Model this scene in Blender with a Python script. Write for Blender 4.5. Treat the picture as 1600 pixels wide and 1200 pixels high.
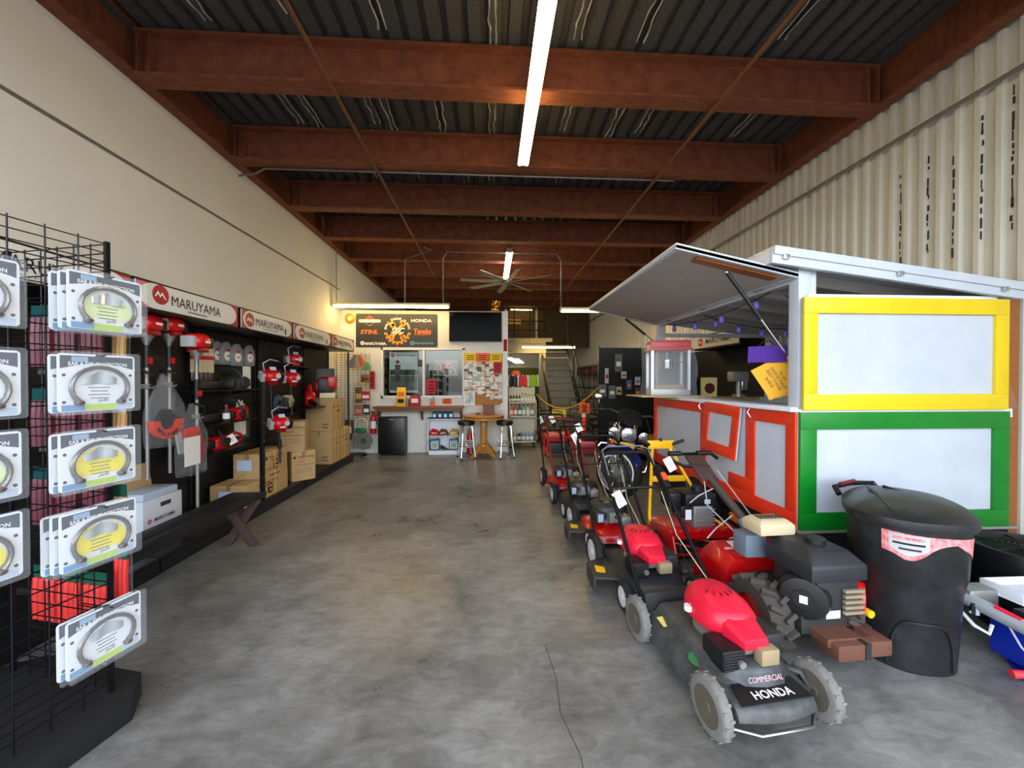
import bpy, bmesh, math, random
from mathutils import Vector as V, Matrix as MX
R=math.radians
for o in list(bpy.data.objects): bpy.data.objects.remove(o)
S=bpy.context.scene; COL=S.collection
# ---------- camera ----------
EYE=1.5
cam=bpy.data.cameras.new('camera'); camo=bpy.data.objects.new('camera',cam); COL.objects.link(camo)
cam.sensor_width=36; cam.lens=600/1600*36; cam.clip_start=.02
yaw=math.atan(34/600); pit=math.atan(6/600)
camo.location=(0,0,EYE); camo.rotation_euler=(math.pi/2-pit,0,-yaw); S.camera=camo
# ---------- world ----------
w=bpy.data.worlds.new('World'); S.world=w; w.use_nodes=True; nt=w.node_tree
sky=nt.nodes.new('ShaderNodeTexSky'); sky.sky_type='NISHITA'; sky.sun_disc=False
sky.sun_elevation=R(55); sky.sun_rotation=R(20); sky.air_density=1.2; sky.dust_density=2.5; sky.ozone_density=1
bg=nt.nodes['Background']; hs=nt.nodes.new('ShaderNodeHueSaturation'); hs.inputs['Saturation'].default_value=.45; nt.links.new(sky.outputs[0],hs.inputs['Color']); nt.links.new(hs.outputs[0],bg.inputs[0]); bg.inputs[1].default_value=.8
S.view_settings.view_transform='Standard'; S.view_settings.look='None'; S.view_settings.gamma=1
S.view_settings.use_curve_mapping=False; S.view_settings.exposure=.97
# ---------- materials ----------
def lin(c): return tuple(((x/12.92) if x<=.04045 else ((x+.055)/1.055)**2.4) for x in c)
MATS={}
def M(name,c=(.5,.5,.5),rough=.5,metal=0,var=.1,scale=6,bump=0,emit=0,trans=0,alpha=1,coat=0,stretch=None,spec=None):
    if name in MATS: return MATS[name]
    m=bpy.data.materials.new(name); m.use_nodes=True; n=m.node_tree.nodes; l=m.node_tree.links; MATS[name]=m
    p=n['Principled BSDF']; c=lin(c); p.inputs['Roughness'].default_value=rough; p.inputs['Metallic'].default_value=metal
    tc=n.new('ShaderNodeTexCoord'); nz=n.new('ShaderNodeTexNoise'); nz.inputs['Scale'].default_value=scale; nz.inputs['Detail'].default_value=5
    src=tc.outputs['Object']
    if stretch:
        mp=n.new('ShaderNodeMapping'); mp.inputs['Scale'].default_value=stretch; l.new(src,mp.inputs[0]); src=mp.outputs[0]
    l.new(src,nz.inputs['Vector'])
    mx=n.new('ShaderNodeMixRGB'); l.new(nz.outputs[0],mx.inputs[0])
    mx.inputs[1].default_value=(*[x*(1-var) for x in c],1); mx.inputs[2].default_value=(*[min(1,x*(1+var)) for x in c],1)
    l.new(mx.outputs[0],p.inputs['Base Color'])
    if bump:
        b=n.new('ShaderNodeBump'); b.inputs['Strength'].default_value=bump; b.inputs['Distance'].default_value=.01
        l.new(nz.outputs[0],b.inputs['Height']); l.new(b.outputs[0],p.inputs['Normal'])
    if emit:
        p.inputs['Emission Color'].default_value=(*c,1); p.inputs['Emission Strength'].default_value=emit
    if trans: p.inputs['Transmission Weight'].default_value=trans
    if alpha<1: p.inputs['Alpha'].default_value=alpha
    if coat: p.inputs['Coat Weight'].default_value=coat
    if spec is not None: p.inputs['Specular IOR Level'].default_value=spec
    return m
def two(name,c1,c2,scale=5,lo=.45,hi=.55,rough=.6,metal=0,stretch=(1,1,1),bump=0,r2=None):
    if name in MATS: return MATS[name]
    m=M(name,c1,rough,metal); n=m.node_tree.nodes; l=m.node_tree.links; p=n['Principled BSDF']
    nz=[x for x in n if x.type=='TEX_NOISE'][0]; mx=[x for x in n if x.type=='MIX_RGB'][0]
    nz.inputs['Scale'].default_value=scale; nz.inputs['Detail'].default_value=9; nz.inputs['Roughness'].default_value=.65
    mp=n.new('ShaderNodeMapping'); mp.inputs['Scale'].default_value=stretch
    tc=[x for x in n if x.type=='TEX_COORD'][0]; l.new(tc.outputs['Object'],mp.inputs[0]); l.new(mp.outputs[0],nz.inputs['Vector'])
    cr=n.new('ShaderNodeMapRange'); cr.inputs[1].default_value=lo; cr.inputs[2].default_value=hi
    l.new(nz.outputs[0],cr.inputs[0]); l.new(cr.outputs[0],mx.inputs[0])
    mx.inputs[1].default_value=(*lin(c1),1); mx.inputs[2].default_value=(*lin(c2),1)
    if r2 is not None:
        rr=n.new('ShaderNodeMapRange'); rr.inputs[3].default_value=rough; rr.inputs[4].default_value=r2
        l.new(cr.outputs[0],rr.inputs[0]); l.new(rr.outputs[0],p.inputs['Roughness'])
    if bump:
        b=n.new('ShaderNodeBump'); b.inputs['Strength'].default_value=bump; b.inputs['Distance'].default_value=.01
        l.new(nz.outputs[0],b.inputs['Height']); l.new(b.outputs[0],p.inputs['Normal'])
    return m
BLACK=M('black_plastic',(.075,.075,.08),.45); DARK=M('dark_grey_plastic',(.17,.17,.175),.5); RUB=M('rubber',(.10,.10,.10),.85,bump=.3,scale=40)
WHITE=M('white_paint',(.90,.91,.93),.45,var=.03); CHROME=M('chrome',(.85,.86,.88),.12,1,var=.02); STEEL=M('steel',(.62,.63,.64),.38,1,var=.1,scale=20)
ALU=M('cast_aluminium',(.66,.66,.65),.5,.8,var=.15,scale=25); RED=M('red_plastic',(.80,.07,.09),.32,var=.12); REDP=M('red_paint',(.72,.04,.06),.3,coat=.4)
PINK=M('sun_faded_red_plastic',(.87,.10,.22),.4,var=.1); ORANGE=M('orange_plastic',(.93,.33,.14),.45); YEL=M('yellow_paint',(.93,.72,.06),.4)
PAPER=M('white_paper',(.93,.93,.91),.8,var=.03); CARD=two('cardboard',(.76,.63,.44),(.71,.57,.38),30,.3,.7,.85); BLACKINK=M('black_ink',(.06,.06,.06),.7)
REDINK=M('red_ink',(.78,.13,.13),.6); GREYINK=M('grey_ink',(.45,.45,.47),.7); BLKMET=M('black_metal',(.06,.06,.065),.4,.3); WHITEINK=M('white_ink',(.93,.93,.92),.6)
GLASS=M('window_glass',(.95,.98,.98),.02,trans=1,var=0); CLEAR=M('clear_plastic_film',(.92,.94,.96),.12,alpha=.075,var=.02,bump=.8,scale=14)
TAN=M('tan_wood',(.80,.62,.38),.6,scale=3,stretch=(1,1,12)); BLUE=M('blue_plastic',(.05,.16,.62),.4); TEAL=M('teal_plastic',(.05,.45,.62),.3); GREEN=M('green_card',(.02,.33,.25),.6)
# ---------- mesh helpers ----------
def X3(v): return V(v)
class B:
    def __init__(s): s.bm=bmesh.new()
    def box(s,c,d,rot=None):
        m=MX.Translation(V(c))@(rot.to_4x4() if rot else MX())@MX.Diagonal((*d,1)); bmesh.ops.create_cube(s.bm,size=1,matrix=m); return s
    def b2(s,a,b): a=V(a);b=V(b); return s.box((a+b)/2,[abs(x) for x in (b-a)])
    def cyl(s,a,b,r,r2=None,n=14,caps=True):
        a=V(a);b=V(b);d=b-a
        if d.length<1e-6: return s
        q=V((0,0,1)).rotation_difference(d.normalized()).to_matrix().to_4x4()
        bmesh.ops.create_cone(s.bm,cap_ends=caps,segments=n,radius1=r,radius2=r if r2 is None else r2,depth=d.length,matrix=MX.Translation((a+b)/2)@q); return s
    def tube(s,pts,r,n=8,closed=False):
        pts=[V(p) for p in pts]; N=len(pts); rings=[]
        up=V((0,0,1)); t0=(pts[1]-pts[0]).normalized()
        nrm=t0.cross(up if abs(t0.z)<.9 else V((1,0,0))).normalized(); pt=t0
        for i,p in enumerate(pts):
            if closed: t=(pts[(i+1)%N]-pts[i-1]).normalized()
            elif i==0: t=t0
            elif i==N-1: t=(pts[i]-pts[i-1]).normalized()
            else: t=((pts[i+1]-p).normalized()+(p-pts[i-1]).normalized()).normalized()
            nrm=pt.rotation_difference(t)@nrm; pt=t; bn=t.cross(nrm).normalized()
            rr=r[i] if isinstance(r,(list,tuple)) else r
            rings.append([s.bm.verts.new(p+(nrm*math.cos(k*2*math.pi/n)+bn*math.sin(k*2*math.pi/n))*rr) for k in range(n)])
        for i in range(N if closed else N-1):
            a=rings[i];b=rings[(i+1)%N]
            for k in range(n): s.bm.faces.new((a[k],a[(k+1)%n],b[(k+1)%n],b[k]))
        if not closed: s.bm.faces.new(rings[0][::-1]); s.bm.faces.new(rings[-1])
        return s
    def lathe(s,prof,n=20,mat=None,sx=1,sy=1,cap=True):
        mat=mat or MX(); rings=[]
        for r,z in prof:
            if r<1e-5: rings.append([s.bm.verts.new(mat@V((0,0,z)))])
            else: rings.append([s.bm.verts.new(mat@V((r*sx*math.cos(2*math.pi*k/n),r*sy*math.sin(2*math.pi*k/n),z))) for k in range(n)])
        for a,b in zip(rings,rings[1:]):
            for k in range(n):
                k2=(k+1)%n
                if len(a)==1 and len(b)==1: continue
                if len(a)==1: s.bm.faces.new((a[0],b[k2],b[k]))
                elif len(b)==1: s.bm.faces.new((a[k],a[k2],b[0]))
                else: s.bm.faces.new((a[k],a[k2],b[k2],b[k]))
        if cap and len(rings[0])>1: s.bm.faces.new(rings[0][::-1])
        if cap and len(rings[-1])>1: s.bm.faces.new(rings[-1])
        return s
    def prism(s,poly,h,mat=None):
        mat=mat or MX(); a=[s.bm.verts.new(mat@V((x,y,0))) for x,y in poly]; b=[s.bm.verts.new(mat@V((x,y,h))) for x,y in poly]; n=len(poly)
        s.bm.faces.new(a[::-1]); s.bm.faces.new(b)
        for i in range(n): s.bm.faces.new((a[i],a[(i+1)%n],b[(i+1)%n],b[i]))
        return s
    def loft(s,secs,cap=True):
        rs=[[s.bm.verts.new(V(p)) for p in q] for q in secs]; n=len(rs[0])
        for a,b in zip(rs,rs[1:]):
            for k in range(n): s.bm.faces.new((a[k],a[(k+1)%n],b[(k+1)%n],b[k]))
        if cap: s.bm.faces.new(rs[0][::-1]); s.bm.faces.new(rs[-1])
        return s
    def sph(s,c,r,sc=(1,1,1),n=12):
        bmesh.ops.create_uvsphere(s.bm,u_segments=n,v_segments=max(6,n//2+1),radius=r,matrix=MX.Translation(V(c))@MX.Diagonal((*sc,1))); return s
    def quad(s,a,b,c,d): s.bm.faces.new([s.bm.verts.new(V(p)) for p in (a,b,c,d)]); return s
    def grid(s,f,nu,nv):
        g=[[s.bm.verts.new(V(f(i/nu,j/nv))) for j in range(nv+1)] for i in range(nu+1)]
        for i in range(nu):
            for j in range(nv): s.bm.faces.new((g[i][j],g[i+1][j],g[i+1][j+1],g[i][j+1]))
        return s
    def done(s,name,mat,parent=None,bev=0,loc=None,ang=40,rz=0,seg=2):
        bm=s.bm; bmesh.ops.recalc_face_normals(bm,faces=bm.faces)
        if bev:
            es=[e for e in bm.edges if len(e.link_faces)==2 and e.calc_face_angle(0)>R(30)]
            bmesh.ops.bevel(bm,geom=es,offset=bev,segments=seg,affect='EDGES',profile=.6,clamp_overlap=True)
        for f in bm.faces: f.smooth=True
        for e in bm.edges: e.smooth=not(len(e.link_faces)!=2 or e.calc_face_angle(0)>R(ang))
        me=bpy.data.meshes.new(name); bm.to_mesh(me); bm.free(); me.materials.append(mat)
        o=bpy.data.objects.new(name,me); COL.objects.link(o)
        if parent: o.parent=parent
        if loc: o.location=loc
        if rz: o.rotation_euler.z=rz
        return o
def inst(o,loc=None,parent=None,rot=None,sc=None):
    c=o.copy(); COL.objects.link(c); c.parent=parent if parent else o.parent
    if loc is not None: c.location=loc
    if rot is not None: c.rotation_euler=rot
    if sc is not None: c.scale=sc
    return c
def E(name,label,cat,loc=(0,0,0),rz=0,group=None,rot=None):
    o=bpy.data.objects.new(name,None); COL.objects.link(o); o.location=loc; o.rotation_euler=rot if rot else (0,0,rz); o.empty_display_size=.1
    o['label']=label; o['category']=cat
    if group: o['group']=group
    return o
def tag(o,label,cat,group=None):
    o['label']=label; o['category']=cat
    if group: o['group']=group
    return o
def struct(o): o['kind']='structure'; return o
def dup(root,loc,rz=None,label=None,parent=None,skip=()):
    c=root.copy(); COL.objects.link(c); c.parent=parent
    if loc is not None: c.location=loc
    if rz is not None: c.rotation_euler=(0,0,rz) if not isinstance(rz,tuple) else rz
    if label: c['label']=label
    for ch in root.children:
        if ch.name.split('.')[0] in skip: continue
        dup(ch,None,None,None,c,skip)
    return c
def fr(o,r,u):   # frame matrix: x=r, y=u, z=normal
    r=V(r).normalized(); u=V(u).normalized(); n=r.cross(u); m=MX((r,u,n)).transposed().to_4x4(); m.translation=V(o); return m
FX=lambda o: fr(o,(1,0,0),(0,0,1))      # faces -Y (towards the camera)
FL=lambda o: fr(o,(0,1,0),(0,0,1))      # faces +X (left wall side)
FRW=lambda o: fr(o,(0,-1,0),(0,0,1))    # faces -X
FUP=lambda o: fr(o,(1,0,0),(0,1,0))
TXC={}
def txt(s,mat,m,parent,w=None,h=.1,center=True,ext=.001,bold=0,shear=0,name='lettering'):
    key=(s,bold,shear)
    if key not in TXC:
        c=bpy.data.curves.new('t','FONT'); c.body=s; c.resolution_u=2; c.offset=bold; c.shear=shear; c.align_x='LEFT'
        if '\n' in s: c.align_x='CENTER'
        o=bpy.data.objects.new('t',c); COL.objects.link(o); dg=bpy.context.evaluated_depsgraph_get()
        me=bpy.data.meshes.new_from_object(o.evaluated_get(dg)); bpy.data.objects.remove(o)
        xs=[v.co.x for v in me.vertices]; ys=[v.co.y for v in me.vertices]
        TXC[key]=(me,min(xs),max(xs),min(ys),max(ys))
    me0,x0,x1,y0,y1=TXC[key]; me=me0.copy(); me.name=name; sy=h/(y1-y0); sx=(w/(x1-x0)) if w else sy
    for v in me.vertices:
        x=(v.co.x-x0)*sx; y=(v.co.y-y0)*sy
        if center: x-=(x1-x0)*sx/2; y-=h/2
        v.co=m@V((x,y,ext))
    me.materials.clear(); me.materials.append(mat); o=bpy.data.objects.new(name,me); COL.objects.link(o); o.parent=parent; return o
def poly(pts,mat,m,parent,name='print',ext=.001): return B().prism(pts,ext,m).done(name,mat,parent)
def ring(r0,r1,a0,a1,n): 
    a=[(r1*math.cos(a0+(a1-a0)*i/n),r1*math.sin(a0+(a1-a0)*i/n)) for i in range(n+1)]
    return a+[(r0*math.cos(a0+(a1-a0)*i/n),r0*math.sin(a0+(a1-a0)*i/n)) for i in range(n,-1,-1)]
def circ(r,n=20,cx=0,cy=0,sx=1): return [(cx+sx*r*math.cos(2*math.pi*i/n),cy+r*math.sin(2*math.pi*i/n)) for i in range(n)]
def rect(w,h,cx=0,cy=0): return [(cx-w/2,cy-h/2),(cx+w/2,cy-h/2),(cx+w/2,cy+h/2),(cx-w/2,cy+h/2)]
def rrect(w,h,r,n=4,cx=0,cy=0):
    o=[]
    for k,(sx,sy) in enumerate(((1,1),(-1,1),(-1,-1),(1,-1))):
        for i in range(n+1):
            a=math.pi/2*(k+i/n); o.append((cx+sx*(w/2-r)+r*math.cos(a),cy+sy*(h/2-r)+r*math.sin(a)))
    return o
rnd=random.Random(7)
# ================= STRUCTURE =================
XL,XR,YF,YB,ZT=-3.06,3.72,-.5,16.5,4.08
CONC=two('sealed_concrete',(.37,.36,.335),(.62,.615,.60),1.1,.32,.70,.24,0,(1,1,1),.04,.45)
# extra fine mottling on the concrete
def concrete_detail(m):
    n=m.node_tree.nodes; l=m.node_tree.links; p=n['Principled BSDF']
    old=[x for x in n if x.type=='MIX_RGB'][0]; tc=[x for x in n if x.type=='TEX_COORD'][0]
    nz=n.new('ShaderNodeTexNoise'); nz.inputs['Scale'].default_value=9; nz.inputs['Detail'].default_value=12; nz.inputs['Roughness'].default_value=.78; nz.inputs['Distortion'].default_value=.8
    mp=n.new('ShaderNodeMapping'); mp.inputs['Scale'].default_value=(.55,1.3,1); mp.inputs['Rotation'].default_value=(0,0,.5); l.new(tc.outputs['Object'],mp.inputs[0]); l.new(mp.outputs[0],nz.inputs['Vector']); mr=n.new('ShaderNodeMapRange'); mr.inputs[1].default_value=.3; mr.inputs[2].default_value=.7; mr.inputs[3].default_value=.52; mr.inputs[4].default_value=1.22
    l.new(nz.outputs[0],mr.inputs[0]); mu=n.new('ShaderNodeMixRGB'); mu.blend_type='MULTIPLY'; mu.inputs[0].default_value=1
    l.new(old.outputs[0],mu.inputs[1]); l.new(mr.outputs[0],mu.inputs[2]); l.new(mu.outputs[0],p.inputs['Base Color'])
concrete_detail(CONC)
floor=struct(B().b2((XL-.2,YF,-.2),(XR+.2,YB,0)).done('floor',CONC))
APR=two('apron_concrete',(.45,.45,.44),(.52,.51,.50),2,.3,.7,.8)
struct(B().b2((-30,-30,-.2),(30,YF,-.01)).done('ground_outside',APR))
CRK=M('crack_dark',(.20,.20,.195),.9)
for pts in ([(.31,2.15),(.33,1.9),(.315,1.7),(.36,1.5),(.35,1.3),(.39,1.1)],[(-.62,4.6),(-.55,4.35),(-.62,4.1),(-.50,3.9),(-.3,3.75)],[(-1.9,3.7),(-1.6,3.9),(-1.3,4.2)]):
    B().tube([(x,y,-.0005) for x,y in pts],.0022,4).done('crack',CRK,floor)
WALLC=two('painted_block_cream',(.87,.85,.81),(.90,.88,.84),1.3,.3,.7,.75,0,(1,1,1),.08)
wl=struct(B().b2((XL-.2,YF,0),(XL,YB,ZT)).done('wall_left',WALLC))
# ceiling deck sheets
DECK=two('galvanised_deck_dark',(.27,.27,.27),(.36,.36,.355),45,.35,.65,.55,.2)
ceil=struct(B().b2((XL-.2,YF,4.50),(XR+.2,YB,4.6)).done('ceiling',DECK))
def corr(W,n,L,d,gw,flat_first=True):
    p=W/n; pr=[]
    for i in range(n):
        x=i*p; pr+=[(x,0),(x+p-gw*1.6,0),(x+p-gw*1.3,d),(x+p-gw*.3,d)]
    pr.append((W,0)); return pr
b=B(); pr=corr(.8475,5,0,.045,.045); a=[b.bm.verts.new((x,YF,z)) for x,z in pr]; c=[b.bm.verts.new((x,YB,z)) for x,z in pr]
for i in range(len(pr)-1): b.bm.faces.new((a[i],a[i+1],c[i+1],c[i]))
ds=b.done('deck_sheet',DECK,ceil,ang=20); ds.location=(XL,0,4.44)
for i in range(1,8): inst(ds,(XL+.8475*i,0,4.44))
FOAM=M('white_sealant',(.72,.72,.70),.8,var=.2,scale=30)
for (x,y0,y1) in [(-2.15,3.5,4.55),(-1.95,3.5,4.6),(-1.28,3.5,4.5),(-1.12,3.6,4.6),(-.55,3.5,4.6),(.02,1.9,5.7),(-1.6,4.75,5.7),(-1.05,4.75,5.7),(-.35,4.75,5.75),(.85,3.5,4.5),(1.42,3.5,4.6),(1.0,4.8,5.7),(1.75,3.6,4.5),(1.9,4.8,5.6),(-2.3,1.9,3.3),(-1.6,1.9,3.2),(-.9,1.9,3.3),(.75,2,3.3),(1.3,2,3.3),(2.5,2,3.2),(2.9,3.6,4.5),(.55,4.8,5.6),(.7,5.9,6.9),(-.9,5.9,6.9)]:
    b=B(); k=int((y1-y0)/.07)
    for side in (-.028,.028):
        pts=[(x+side+rnd.uniform(-.012,.012),y0+(y1-y0)*i/k,4.436) for i in range(k+1)]
        b.tube(pts,[rnd.uniform(.003,.010) for _ in pts],4)
    b.done('sealant_bead',FOAM,ceil)
# right wall corrugated sheets
SHEET=two('cream_metal_siding',(.76,.745,.70),(.82,.81,.76),3,.3,.7,.55,.1,(1,1,.25))
wr=struct(B().b2((XR+.05,YF,0),(XR+.2,YB,ZT+.4)).done('wall_right',SHEET))
WS=.885; pr=corr(WS,7,0,.03,.035); b=B()
a=[b.bm.verts.new((-z,y,0)) for y,z in pr]; c=[b.bm.verts.new((-z,y,4.06)) for y,z in pr]
for i in range(len(pr)-1): b.bm.faces.new((a[i],a[i+1],c[i+1],c[i]))
sh=b.done('siding_sheet',SHEET,wr,ang=20); sh.location=(XR+.04,YF,0)
for i in range(1,20): inst(sh,(XR+.04,YF+WS*i,0))
GRIME=M('black_streak',(.16,.15,.13),.9,var=.4,scale=30)
for y,z0,z1 in [(2.72,2.6,3.5),(2.9,2.5,3.3),(3.08,2.6,3.4),(3.3,2.5,3.35),(2.55,2.6,3.6)]:
    b=B(); z=z0
    while z<z1:
        h=rnd.uniform(.02,.08); b.box((XR+.003,y+rnd.uniform(-.004,.004),z),(.004,rnd.uniform(.006,.014),h)); z+=h+rnd.uniform(.0,.05)
    b.done('stain',GRIME,wr)
wb=struct(B().b2((XL,YB,0),(XR,YB+.2,4.5)).done('wall_back',SHEET))
# rusty steel
RUST=two('rusty_primer_steel',(.42,.21,.13),(.54,.31,.19),7,.35,.7,.75,.15,(1,3,1),.1)
def ibeam(L):
    b=B(); b.box((0,0,.012),(L,.17,.024)).box((0,0,.368),(L,.17,.024)).box((0,0,.19),(L,.016,.34))
    for x in (-L/2+.12,L/2-.12,-L/2+.02,L/2-.02): b.box((x,0,.19),(.012,.16,.34))
    return b.done('roof_beam',RUST)
bm0=ibeam(XR-XL-.24); struct(bm0); bm0.location=((XL+XR)/2,3.45-2*1.21,4.03)
for k in range(-3,12):
    if k!=-2: struct(inst(bm0,((XL+XR)/2,3.45+k*1.21,4.03)))
for sx,x in ((1,XL+.06),(-1,XR-.06)):
    g=B().box((0,0,.012),(.12,YB-YF,.024)).box((0,0,.398),(.12,YB-YF,.024)).box((sx*-.04,0,.205),(.014,YB-YF,.37)).done('side_girder',RUST); g.location=(x,(YF+YB)/2,4.06); struct(g)
# pipes and conduits on the building (structure)
COND=M('galvanised_conduit',(.50,.49,.47),.45,.7); RPIPE=M('rusty_pipe',(.42,.27,.16),.7,.2,var=.25,scale=9)
for x in (-1.34,2.05): struct(B().cyl((x,YF,3.99),(x,15.5,3.99),.017,n=8).done('ceiling_pipe',RPIPE))
struct(B().cyl((XL+.012,YF,3.335),(XL+.012,8,3.335),.011,n=8).done('wall_conduit',M('grey_conduit_paint',(.45,.43,.40),.6)))
struct(B().cyl((XR-.03,YF,3.68),(XR-.03,15,3.68),.016,n=8).done('wall_conduit',COND))
def pipe(pts,r=.011,name='ceiling_conduit',m=COND): return struct(B().tube(pts,r,8).done(name,m))
pipe([(XL+.02,4.86,3.98),(XL+.25,4.80,3.98),(XL+.38,4.75,4.015),(XR-1.4,4.75,4.015)])
pipe([(-1.25,7.35,4.015),(-1.12,7.42,3.98),(-1.66,7.6,3.85),(-1.66,7.6,2.98)]); pipe([(1.40,7.55,2.93),(1.40,7.55,3.86),(1.30,7.52,3.98),(-.84,7.52,3.98),(-.92,7.55,3.85),(-.92,7.6,2.98)]); pipe([(XL+.1,7.6,4.05),(XL+.1,7.6,2.98)],.008)
# ---------- office ----------
YO=8.05; OW=M('office_wall_white',(.86,.85,.82),.6,var=.03); OX=.36
o=B().b2((XL,YO,0),(-2.2,YO+.1,2.92)).b2((-2.2,YO,2.12),(-.58,YO+.1,2.92)).b2((-2.2,YO,0),(-.58,YO+.1,1.18)).b2((-.58,YO,0),(OX,YO+.1,2.92)).done('wall_office_front',OW); struct(o)
struct(B().b2((OX-.1,YO+.1,0),(OX,12.2,2.92)).done('wall_office_side',OW))
struct(B().b2((XL,YO+.1,2.82),(OX-.1,12.2,2.92)).done('ceiling_office',OW))
struct(B().b2((XL,12.1,0),(OX-.1,12.2,2.82)).done('wall_office_back',M('office_back_beige',(.55,.50,.42),.7)))
TRIMW=M('white_window_trim',(.88,.88,.87),.4,var=.02)
win=B()
for x0,x1,z0,z1 in ((-2.25,-.53,2.12,2.17),(-2.25,-.53,1.12,1.18),(-2.25,-2.2,1.12,2.17),(-.58,-.53,1.12,2.17),(-1.40,-1.35,1.18,2.12)): win.b2((x0,YO-.02,z0),(x1,YO+.06,z1))
win=struct(win.done('window_1',TRIMW,bev=.004))
B().b2((-2.2,YO+.03,1.18),(-1.4,YO+.038,2.12)).done('pane',GLASS,win); B().b2((-1.35,YO+.03,1.18),(-.58,YO+.038,2.12)).done('pane',GLASS,win)
struct(B().b2((OX-.1,YO-.008,0),(OX+.008,YO+.0,2.94)).b2((OX,YO,0),(OX+.008,YO+.12,2.94)).done('trim_1',TRIMW))
struct(B().b2((XL,YO-.012,2.90),(OX,YO,2.93)).done('trim_2',TRIMW))
struct(B().b2((-1.72,YO-.012,0),(-1.62,YO,.95)).b2((XL,YO-.01,.02),(OX-.1,YO,.07)).done('trim_3',OW))
# ---------- mezzanine, stairs at the back ----------
MZ=M('mezzanine_beam_cream',(.60,.57,.50),.6)
mz=struct(B().b2((OX,12.0,2.35),(1.75,12.2,2.62)).b2((OX,12.0,2.72),(1.95,12.25,2.82)).b2((OX,12.1,2.62),(1.75,16.4,2.72)).done('mezzanine_deck',MZ))
struct(B().b2((1.55,12.05,0),(1.75,12.25,2.35)).done('mezzanine_post',MZ))
struct(B().b2((OX,14.2,2.72),(3.7,14.3,4.4)).done('wall_mezzanine',M('mezzanine_wall_brown',(.33,.28,.20),.8)))
DKR=M('dark_handrail',(.09,.08,.07),.5)
rl=B()
for z in (3.08,3.36,3.75): rl.cyl((OX,12.1,z),(1.75,12.1,z),.018,n=8)
for x in (.75,1.25,1.75): rl.cyl((x,12.1,2.8),(x,12.1,3.78),.018,n=8)
struct(rl.done('mezzanine_railing',DKR))
st=struct(B().b2((2.55,9.55,0),(2.6,9.65,.1)).done('stairs',DKR)); TR=M('stair_tread_grey',(.38,.37,.35),.6)
for i in range(13):
    tr=B().box((0,0,0),(.78,.27,.035)).done('tread',TR,st); tr.location=(2.05,9.7+.24*i,.2+.2*i)
for x in (1.64,2.46): B().box((x,11.14,1.4),(.05,4.0,.22),MX.Rotation(math.atan2(.2,.24),3,'X')).done('stringer',DKR,st)
B().cyl((2.46,9.7,1.1),(2.46,12.7,3.6),.022,n=8).cyl((2.46,9.7,.2),(2.46,9.7,1.1),.02,n=8).cyl((2.46,11.2,1.4),(2.46,11.2,2.35),.02,n=8).done('handrail',DKR,st)
# ---------- lamps ----------
WARM=M('fluorescent_tube_warm',(1,.86,.55),.3,emit=16,var=0); COOL=M('fluorescent_tube_cool',(1,.97,.88),.3,emit=22,var=0); LFIX=M('lamp_enamel',(.80,.76,.62),.4)
def lamp(label,a,bb,tubes,mat,wd=.13,hang=None):
    a=V(a);bb=V(bb);t=E('strip_light',label,'light',a); d=bb-a; L=d.length; rz=math.atan2(d.y,d.x); t.rotation_euler.z=rz
    B().box((L/2,0,.045),(L,wd*.75,.05)).box((.012,0,.02),(.024,wd*.8,.06)).box((L-.012,0,.02),(.024,wd*.8,.06)).done('housing',LFIX,t,.004)
    for k in range(tubes):
        y=0 if tubes==1 else (-.5+k)*wd*.62
        B().cyl((.03,y,0),(L-.03,y,0),.019,n=10).done('tube',mat,t)
    if hang:
        for f in (.15,.85): B().cyl((L*f,0,.06),(L*f,0,hang),.005,n=6).done('hanger',COND,t)
    return t
lamp('long twin tube strip light hung nearest, under the front roof beams',(.37,1.92,3.93),(.37,4.36,3.93),2,WARM,hang=.12)
lamp('strip light seen end on above the ceiling fan',(.37,7.3,3.93),(.37,9.6,3.93),2,COOL,hang=.12)
lamp('long strip light over the office front and its banner',(XL+.03,7.6,2.93),(-.79,7.6,2.93),2,WARM,.11)
lamp('strip light half hidden behind the raised trailer hatch',(1.38,7.55,2.87),(3.4,7.55,2.87),2,WARM,.11)
lamp('strip light hung low before the stairs and mezzanine',(.95,11.7,2.50),(2.62,11.7,2.50),2,WARM,.11,hang=1.95)
for i in range(4): lamp('small distant strip light under the mezzanine, %s'%['nearest','second nearest','third nearest','farthest'][i],(.6+.12*i,13+.8*i,2.2),(1.0+.12*i,13+.8*i,2.2),1,COOL,.08,hang=.42)
lamp('strip light deep under the mezzanine beside the office side wall',(.42,12.6,2.22),(.75,12.6,2.22),1,COOL,.08,hang=.42)
# ================= FOOD TRAILER =================
TRW=two('trailer_white_paint',(.73,.755,.79),(.78,.80,.835),2.2,.35,.65,.42,0,(1,1,1),.15); TRED=two('trailer_red_paint',(.90,.22,.09),(.86,.19,.07),6,.3,.7,.35,0,(1,1,1),.2); TGRN=two('trailer_green_paint',(.03,.50,.13),(.03,.45,.12),6,.3,.7,.35,0,(1,1,1),.2)
TYEL=two('trailer_yellow_paint',(.93,.80,.08),(.88,.75,.05),6,.3,.7,.35,0,(1,1,1),.2); WOOD=M('varnished_wood',(.60,.36,.17),.45,scale=4,var=.25,stretch=(1,1,8))
T=E('food_trailer','white food vending trailer with red, green and yellow framed panels','trailer',(2.05,2.45,0)); LT,WT=2.22,1.5
def frame(name,x0,x1,z0,z1,bw,mat,y,par,th=.02,bl=None):
    bl=bl or bw
    for a,c in (((x0,z1-bw),(x1,z1)),((x0,z0),(x1,z0+bw)),((x0,z0+bw),(x0+bl,z1-bw)),((x1-bl,z0+bw),(x1,z1-bw))):
        B().b2((a[0],y-th,a[1]),(c[0],y,c[1])).done(name,mat,par,.003)
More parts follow.
